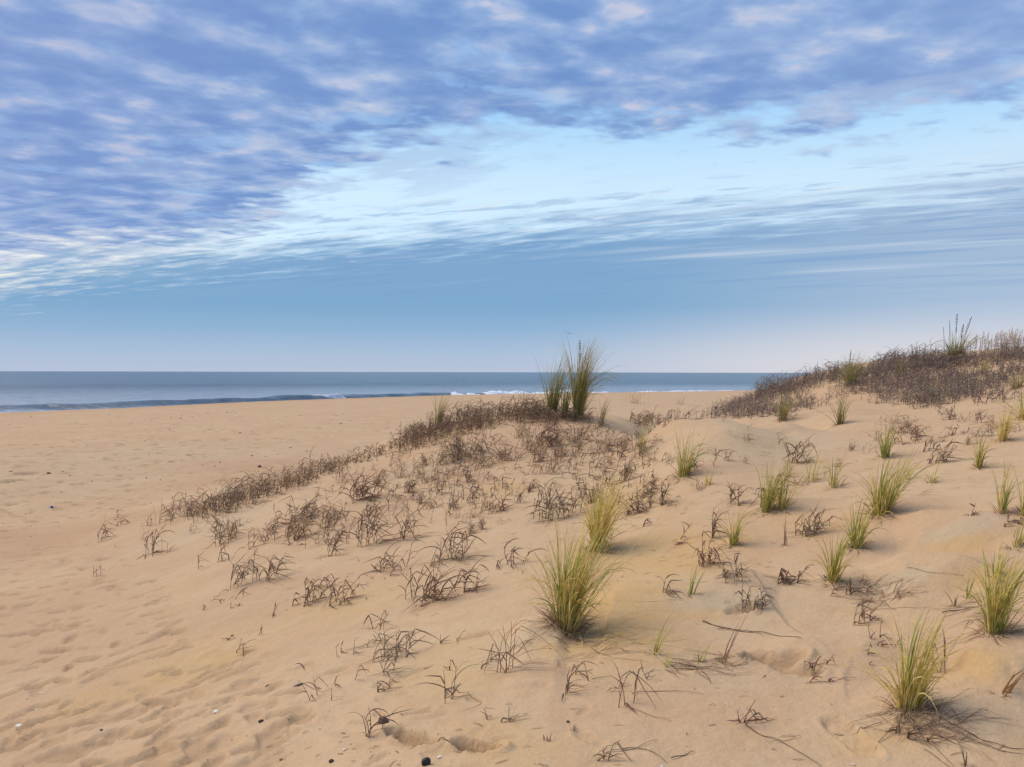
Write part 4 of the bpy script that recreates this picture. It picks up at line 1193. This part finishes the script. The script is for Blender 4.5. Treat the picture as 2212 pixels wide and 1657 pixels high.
# pale seed stalks standing against the sky on the crest, right
m = MB(); r = random.Random(5)
for i in range(150):
    px = r.triangular(2060, 2225, 2200); h = place(px, 768 - (px - 2085) * .03 + r.uniform(0, 8))
    if not h or h[1] > 40: continue
    H = r.uniform(34, 62) * h[1] / F * (.75 + .3 * (px - 2085) / 140); ln = r.uniform(-.05, .16); c = jc((.78, .68, .58), r)
    P_ = [(h[0] + ln * H * k_ ** 2, h[1], h[2] + H * k_) for k_ in (0, .35, .7, 1)]
    m.tube(P_, [.0032, .003, .0025, .0015], c, 3)
    for j in range(6):
        k_ = .68 + .055 * j; a_ = r.uniform(0, 6.28); x_ = h[0] + ln * H * k_ ** 2
        m.tube([(x_, h[1], h[2] + H * k_), (x_ + math.cos(a_) * .018 + .008, h[1] + math.sin(a_) * .018, h[2] + H * k_ + .03)], [.006, .002], c, 3)
link('pale_seed_stalks', new_mesh('pale_seed_stalks', m.v, m.f, leafm, m.c, smooth=False), kind='stuff', label='pale thin seed stalks on the crest at the right edge')

# ---- runners and fallen stems lying on the sand
def lying(pts_, rad, col, label, lift=.004, name='fallen_stem'):
    w_ = [hit(px, py, height) for px, py in pts_]
    n = 26; ts = np.linspace(0, len(w_) - 1, n); X_ = []
    for t_ in ts:
        i0 = min(int(t_), len(w_) - 2); f_ = t_ - i0; p0, p1, p2, p3 = [w_[max(0, min(len(w_) - 1, i0 + k_))] for k_ in (-1, 0, 1, 2)]
        x_, y_ = [.5 * ((2 * p1[k_]) + (-p0[k_] + p2[k_]) * f_ + (2 * p0[k_] - 5 * p1[k_] + 4 * p2[k_] - p3[k_]) * f_ ** 2 + (-p0[k_] + 3 * p1[k_] - 3 * p2[k_] + p3[k_]) * f_ ** 3) for k_ in (0, 1)]
        X_.append((x_, y_, hz(x_, y_) + lift * (1 + math.sin(t_ * 5) * .7)))
    o = X_[0]; P_ = [(a_ - o[0], b_ - o[1], c_ - o[2]) for a_, b_, c_ in X_]
    rad *= .72; col = tuple(x * 1.35 for x in col)
    m = MB(); m.tube(P_, [rad * (1 - .6 * i / n) for i in range(n)], col, 5)
    return link(name, m.mesh(name), loc=o, label=label, category='twig', group='stems and runners lying on the sand')
lying([(1518,1343),(1545,1352),(1600,1365),(1660,1370),(1730,1382)], .0042, (.16, .10, .065), 'long dark twig lying on the sand right of the sprouts')
lying([(1550,1360),(1620,1364),(1650,1375)], .0022, (.2, .13, .09), 'thin twig beside the long dark twig')
lying([(1610,1568),(1645,1588),(1700,1610),(1775,1657)], .0030, (.17, .12, .085), 'half buried runner curving down to the bottom edge right of centre')
lying([(2000,1535),(2050,1560),(2110,1592),(2160,1612),(2215,1622)], .0034, (.22, .14, .09), 'upper long brown runner curving right from the lower right tussock')
lying([(1990,1535),(2040,1568),(2090,1592),(2150,1620),(2218,1632)], .0026, (.26, .18, .12), 'lower long brown runner curving right from the lower right tussock')
lying([(1970,1555),(2000,1600),(2030,1625),(2060,1660)], .0024, (.2, .14, .09), 'thin runner from the lower right tussock to the bottom edge')
lying([(1365,1500),(1430,1494),(1520,1500)], .0022, (.2, .14, .10), 'thin dry leaf lying right of the tall dry stalk')
lying([(1352,1527),(1410,1548),(1450,1560)], .0018, (.24, .16, .11), 'faint thin runner below the tall dry stalk')
lying([(1320,1622),(1370,1618),(1420,1600)], .0026, (.40, .33, .25), 'pale runner rising from the bottom edge stalk')
lying([(1340,1620),(1400,1622),(1440,1650)], .0024, (.22, .16, .12), 'curved brown runner at the bottom edge')
lying([(1435,1432),(1510,1440),(1585,1450)], .0026, (.17, .13, .10), 'grey lying stem in the litter between the sprouts')
lying([(1450,1425),(1520,1428),(1580,1418)], .0020, (.22, .17, .12), 'thin lying leaf above the grey stem in the litter')
lying([(1455,1448),(1500,1446),(1560,1453),(1590,1460)], .0020, (.15, .12, .10), 'dark lying leaf under the grey stem in the litter')
lying([(2035,1325),(2075,1318),(2110,1312)], .0035, (.13, .085, .06), 'dark twig lying left of the large right tussock')
lying([(1460,1298),(1400,1300),(1330,1299)], .0020, (.62, .50, .26), 'yellow straw lying right of the big tussock foot')
lying([(1740,1478),(1800,1472),(1850,1466)], .0016, (.2, .14, .1), 'very thin stem lying near the low leaf tent')
lying([(1905,1563),(1860,1575),(1840,1582)], .0024, (.3, .22, .15), 'short straw left of the lower right tussock')
lying([(1010,1500),(1040,1520),(1000,1540)], .0016, (.25, .17, .11), 'fine bent stem right of the rusty forked stems')
lying([(1590,1180),(1540,1192),(1480,1207)], .0026, (.5, .4, .24), 'pale straw lying across the yellow hollow')
lying([(1995,1620),(2040,1650),(2060,1668)], .0022, (.32, .24, .12), 'green brown blade lying at the bottom edge at right')
lying([(1450,1640),(1480,1632),(1500,1625)], .0030, (.16, .11, .08), 'short dark leaf lying near the bottom edge')
lying([(945,1605),(975,1612),(995,1618)], .0026, (.13, .09, .07), 'small dark twig lying between the two deep footprints')
lying([(1730,1592),(1700,1600),(1660,1606)], .0014, (.3, .22, .15), 'hair thin straw near the shoe print')
lying([(1960,1225),(2010,1237),(2080,1244)], .0020, (.24, .17, .11), 'fine stem on the sand tongue right of the green tussocks')
lying([(1880,1320),(1960,1312),(2030,1318)], .0016, (.26, .18, .11), 'fine stem leading to the dark twig on the right')

# litter: dead stems shallow around the tussock feet and in the foreground, nobody could count them
m = MB(); r = random.Random(77)
def litter(poly, n, l0, l1, hh=.012, col=None):
    xs = [p[0] for p in poly]; ys = [p[1] for p in poly]; c = 0
    while c < n:
        x = r.uniform(min(xs), max(xs)); y = r.uniform(min(ys), max(ys))
        if not inpoly(x, y, poly): continue
        h = hit(x, y, height); c += 1
        if not h: continue
        l_ = r.uniform(l0, l1); a_ = r.gauss(-.15, .6) + (math.pi if r.random() < .3 else 0); bend = r.gauss(0, .35)
        P_ = []
        px_, py_ = h[0], h[1]
        for i in range(5):
            P_.append((px_, py_, hz(px_, py_) + .002 + hh * r.random() * math.sin(math.pi * i / 4)))
            px_ += math.cos(a_) * l_ / 4; py_ += math.sin(a_) * l_ / 4; a_ += bend / 4
        w = r.uniform(.0008, .0017) + .00016 * h[1]
        m.ribbon(P_, [w * .5, w, w, w * .8, w * .2], jc(r.choice(col or BR), r, .25), up=(0, 0, 1), fold=.5)
litter([(1120,1380),(1400,1360),(1330,1440),(1180,1440)], 30, .05, .22)
litter([(1180,1340),(1330,1350),(1420,1400),(1300,1400)], 26, .12, .34, .03, STW)
litter([(1430,1415),(1600,1415),(1600,1460),(1430,1455)], 36, .06, .2)
litter([(1900,1520),(2060,1530),(2080,1610),(1940,1600)], 70, .06, .24, .03)
litter([(1840,1250),(1960,1290),(1900,1310),(1800,1280)], 70, .04, .18, .03)
litter([(2060,1300),(2190,1330),(2150,1380),(2060,1340)], 30, .05, .2)
litter([(600,1150),(1100,1050),(1500,1050),(1700,1150),(1750,1300),(1500,1300),(1100,1250),(900,1350),(600,1320),(450,1230)], 230, .02, .10)
litter([(700,1380),(1100,1400),(1400,1430),(2000,1480),(2200,1600),(2100,1657),(700,1657)], 46, .01, .06, .004)
litter([(1250,940),(1950,930),(2200,1000),(2200,1100),(1600,1080),(1250,1030)], 110, .03, .14)
litter([(560,1560),(720,1540),(1000,1600),(900,1657),(560,1657)], 30, .01, .04, .004)
link('grass_litter', new_mesh('grass_litter', m.v, m.f, leafm, m.c, smooth=False), kind='stuff', label='dead leaf scraps lying over the dune sand')

# ------------------------------------------------------------------ stones, charcoal, shells, cap
def simple_mat(name, c1, c2, scale, rough=.7, spec=.4):
    mm, nt, b, q = material(name); tcn = nt.nodes.new('ShaderNodeTexCoord')
    n_ = q.noise(tcn.outputs['Object'], scale, 5, .65, .3)
    q.put(b.inputs['Base Color'], q.mix(q.smooth(n_, .38, .64), c1, c2)); b.inputs['Roughness'].default_value = rough; b.inputs['Specular IOR Level'].default_value = spec
    bb = nt.nodes.new('ShaderNodeBump'); bb.inputs['Strength'].default_value = .6; bb.inputs['Distance'].default_value = .003; q.put(bb.inputs['Height'], n_); nt.links.new(bb.outputs[0], b.inputs['Normal'])
    return mm
M_char = simple_mat('charcoal', (.012, .011, .013), (.035, .032, .034), 90, .6)
M_charg = simple_mat('sandy charcoal face', (.05, .045, .045), (.30, .23, .17), 120, .8)
M_brown = simple_mat('dark pebble', (.045, .028, .02), (.10, .062, .042), 80, .6)
M_tan = simple_mat('tan pebble', (.26, .15, .09), (.36, .22, .13), 60, .6)
M_shell = simple_mat('white shell', (.74, .72, .68), (.86, .84, .80), 60, .5)
M_blue = simple_mat('blue plastic', (.02, .10, .42), (.03, .13, .50), 20, .35)

import bmesh
def lump(r, sx, sy, sz, sub=2, cuts=5, rough=.12):
    bm = bmesh.new(); bmesh.ops.create_icosphere(bm, subdivisions=sub, radius=1)
    planes = []
    for _ in range(cuts):
        v = Vector((r.gauss(0, 1), r.gauss(0, 1), r.gauss(0, .7))).normalized(); planes.append((v, r.uniform(.55, .85)))
    for v in bm.verts:
        for n_, d_ in planes:
            e = v.co.dot(n_) - d_
            if e > 0: v.co -= n_ * e
        v.co *= 1 + r.uniform(-rough, rough) * .5
        v.co.x *= sx; v.co.y *= sy; v.co.z *= sz
    me = bpy.data.meshes.new('lump'); bm.to_mesh(me); bm.free(); return me
def stone(name, px, py, wpx, mat, label, cat, asp=1.0, tall=.6, seed=0, group=None, faces2=None):
    h = hit(px, py, height); r = random.Random(seed); s_ = wpx * h[1] / F * .5
    me = lump(r, s_, s_ * asp, s_ * tall); me.materials.append(mat)
    if faces2:
        me.materials.append(faces2)
        for p in me.polygons:
            if p.normal.x < -.1 and p.normal.y < .3 and p.normal.z < .6: p.material_index = 1
    o = link(name, me, loc=(h[0], h[1], hz(h[0], h[1]) + s_ * tall * .45), label=label, category=cat, group=group)
    o.rotation_euler = (r.uniform(-.3, .3), r.uniform(-.3, .3), r.uniform(0, 6)) if not faces2 else (.1, .1, .2)
    return o
stone('charcoal_lump', 828, 1562, 25, M_char, 'black angular charcoal lump with a sandy face beside wiry stems', 'charcoal', .9, .8, 1, faces2=M_charg)
stone('charcoal_lump', 921, 1650, 24, M_char, 'black charcoal lump cut by the bottom edge', 'charcoal', .9, .85, 2)
stone('brown_pebble', 564, 1560, 13, M_brown, 'dark oval pebble in the scattered debris at lower left', 'pebble', .8, .6, 3)
stone('brown_pebble', 716, 1645, 13, M_brown, 'dark brown pebble at the bottom edge left of the charcoal', 'pebble', .8, .7, 4)
stone('tan_pebble', 607, 1633, 11, M_tan, 'small tan pebble at the bottom left of centre', 'pebble', .7, .5, 5)
stone('brown_pebble', 1227, 1560, 8, M_brown, 'small black pebble alone on sand below the reddish stems', 'pebble', .9, .8, 6)
stone('brown_pebble', 219, 1578, 11, M_brown, 'dark flat pebble in the lower left footprints', 'pebble', .7, .4, 7)
stone('brown_pebble', 560, 1008, 12, M_brown, 'dark stone on the beach above the left ridge grass', 'pebble', .8, .5, 8)
stone('brown_pebble', 107, 1023, 12, M_brown, 'dark pebble beside the large footprints on the far left beach', 'pebble', .8, .5, 9)
stone('bark_scrap', 643, 1482, 30, M_brown, 'dark flat bark scrap in the lower left debris', 'driftwood', .3, .18, 10)
stone('bark_scrap', 690, 1490, 30, M_tan, 'reddish brown flat bark scrap right of the dark one', 'driftwood', .22, .15, 12)
stone('bark_scrap', 577, 1482, 14, M_brown, 'small dark bark scrap left of the flat dark one', 'driftwood', .35, .2, 13)
stone('blue_bottle_cap', 111, 1094, 8, M_blue, 'small bright blue bottle cap on the beach at left', 'cap', .9, .45, 11)
def shell(px, py, wpx, label, seed):
    h = hit(px, py, height); r = random.Random(seed); s_ = wpx * h[1] / F * .5; V_ = [(0, -s_, 0)]; n = 9
    for k_ in (.5, 1):
        for i in range(n):
            a_ = -1.15 + 2.3 * i / (n - 1); V_.append((math.sin(a_) * s_ * k_ * 1.1 * r.uniform(.85, 1.1), -s_ + math.cos(a_) * 1.8 * s_ * k_ * r.uniform(.85, 1.1), s_ * .45 * math.sin(k_ * 2.4)))
    F_ = [(0, 1 + i, 2 + i) for i in range(n - 1)] + [(1 + i, 1 + n + i, 2 + n + i, 2 + i) for i in range(n - 1)]
    me = bpy.data.meshes.new('shell'); me.from_pydata(V_, [], F_); me.materials.append(M_shell)
    o = link('shell_fragment', me, loc=(h[0], h[1], hz(h[0], h[1]) + .002), label=label, category='shell', group='white shell fragments')
    so = o.modifiers.new('thick', 'SOLIDIFY'); so.thickness = s_ * .12
    o.rotation_euler = (r.uniform(-.2, .2), r.uniform(-.2, .2), r.uniform(0, 6))
for a_ in [(744,1622,8,'white shell chip left of the bottom twigs',1),(949,1632,10,'largest white shell chip right of the cut off charcoal lump',2),(466,1534,12,'white shell piece among the lower left debris',3),(40,1568,16,'long white shell sliver at the far lower left',4),
           (88,1493,6,'tiny white shell chip above the far left footprints',5),(78,1535,6,'tiny white shell chip left among footprints',6),(392,1518,5,'tiny white shell chip left of the debris',7),(1429,1658,8,'white shell sliver at the bottom edge',8),(1843,1653,8,'pale shell sliver near the bottom edge under the shoe print',9),(840,1543,5,'tiny white speck of shell just above the charcoal lump',10)]: shell(*a_)

# debris specks: wrack line on the beach and specks in the foreground
def specks(name, label, areas, seed, mats, s0, s1):
    r = random.Random(seed); V_, F_, mi = [], [], []
    for poly, n in areas:
        xs = [p[0] for p in poly]; ys = [p[1] for p in poly]; c = 0
        while c < n:
            x = r.uniform(min(xs), max(xs)); y = r.uniform(min(ys), max(ys))
            if not inpoly(x, y, poly): continue
            c += 1; h = hit(x, y, height)
            if not h: continue
            s_ = r.uniform(s0, s1) * (r.random() ** 2 + .35) * h[1] / F; a_ = r.uniform(0, 3.1); ex = r.uniform(1, 2.6)
            z_ = hz(h[0], h[1]); b_ = len(V_)
            for dx, dy, dz in ((1, 0, 0), (0, 1, 0), (-1, 0, 0), (0, -1, 0), (.1, .1, .7), (-.1, .05, -.5)):
                dx *= ex * r.uniform(.7, 1.2); dy *= r.uniform(.6, 1.1)
                V_.append((h[0] + s_ * (dx * math.cos(a_) - dy * math.sin(a_)), h[1] + s_ * (dx * math.sin(a_) + dy * math.cos(a_)), z_ + s_ * (dz + .2)))
            k_ = r.randrange(len(mats))
            for f in ((0, 1, 4), (1, 2, 4), (2, 3, 4), (3, 0, 4), (1, 0, 5), (2, 1, 5), (3, 2, 5), (0, 3, 5)): F_.append(tuple(b_ + q_ for q_ in f)); mi.append(k_)
    me = bpy.data.meshes.new(name); me.from_pydata(V_, [], F_)
    for mm in mats: me.materials.append(mm)
    me.polygons.foreach_set('material_index', mi); me.update()
    return link(name, me, kind='stuff', label=label)
specks('wrack_debris', 'broken dark shell and weed debris along the high tide line', [
    ([(0,900),(700,880),(1100,870),(1000,930),(700,985),(300,1100),(0,1140)], 160),
    ([(420,1048),(700,985),(860,975),(760,1000),(600,1030),(440,1062)], 110), ([(840,945),(980,932),(980,938),(840,952)], 60), ([(250,1010),(620,960),(640,975),(300,1040)], 36),
    ([(0,900),(1250,870),(1250,885),(900,935),(0,960)], 60), ([(0,1120),(300,1100),(250,1180),(0,1190)], 36),
    ([(320,905),(520,885),(520,890),(330,911)], 30)], 31, [M_brown, M_brown, M_tan], .6, 1.9)
specks('sand_debris', 'tiny dark and pale specks of shell and charcoal in the foreground sand', [
    ([(540,1470),(740,1480),(760,1560),(560,1580)], 60), ([(0,1480),(700,1540),(1000,1560),(1200,1657),(0,1657)], 130), ([(1000,1380),(2200,1400),(2200,1657),(1100,1657)], 70)], 32, [M_brown, M_char, M_brown, M_tan, M_shell], .4, 1.7)

# ------------------------------------------------------------------ gull far over the sea
M_gull = simple_mat('gull feathers', (.16, .17, .19), (.26, .27, .30), 8, .8)
dv = ray(1229, 720); r0 = 90.0
root = link('seagull', None, loc=(dv[0] * r0, dv[1] * r0, EYE + dv[2] * r0), label='tiny grey gull flying over the sea left of the tall grass clump', category='bird')
root.rotation_euler = (0, R(-12), R(160))
bm = bmesh.new(); bmesh.ops.create_icosphere(bm, subdivisions=2, radius=1)
for v in bm.verts:
    y_ = v.co.y; v.co.x *= .055; v.co.z *= .05; v.co.y *= .21
    if y_ > .6: v.co.x *= .8
    if y_ < -.4: v.co.x *= 1.1; v.co.z *= .45
me = bpy.data.meshes.new('body'); bm.to_mesh(me); bm.free(); me.materials.append(M_gull); link('body', me, parent=root)
for s_ in (-1, 1):
    V_ = []; sec = [(0.03, .07, 0, .09), (.22, .09, .10, .085), (.42, .03, .07, .06), (.60, -.06, .0, .012)]
    for x_, y_, z_, c_ in sec:
        V_ += [(s_ * x_, y_ + c_, z_), (s_ * x_, y_, z_ + .012), (s_ * x_, y_ - c_, z_), (s_ * x_, y_, z_ - .006)]
    F_ = []
    for i in range(3):
        for j in range(4): F_.append((4 * i + j, 4 * i + (j + 1) % 4, 4 * i + 4 + (j + 1) % 4, 4 * i + 4 + j))
    F_ += [(0, 1, 2, 3), (12, 13, 14, 15)]
    me = bpy.data.meshes.new('wing'); me.from_pydata(V_, [], F_); me.materials.append(M_gull); link('wing', me, parent=root)

nt_ = sum(len(o.data.polygons) for o in bpy.data.objects if o.type == 'MESH')
print('objects', len(bpy.data.objects), 'polys', nt_)
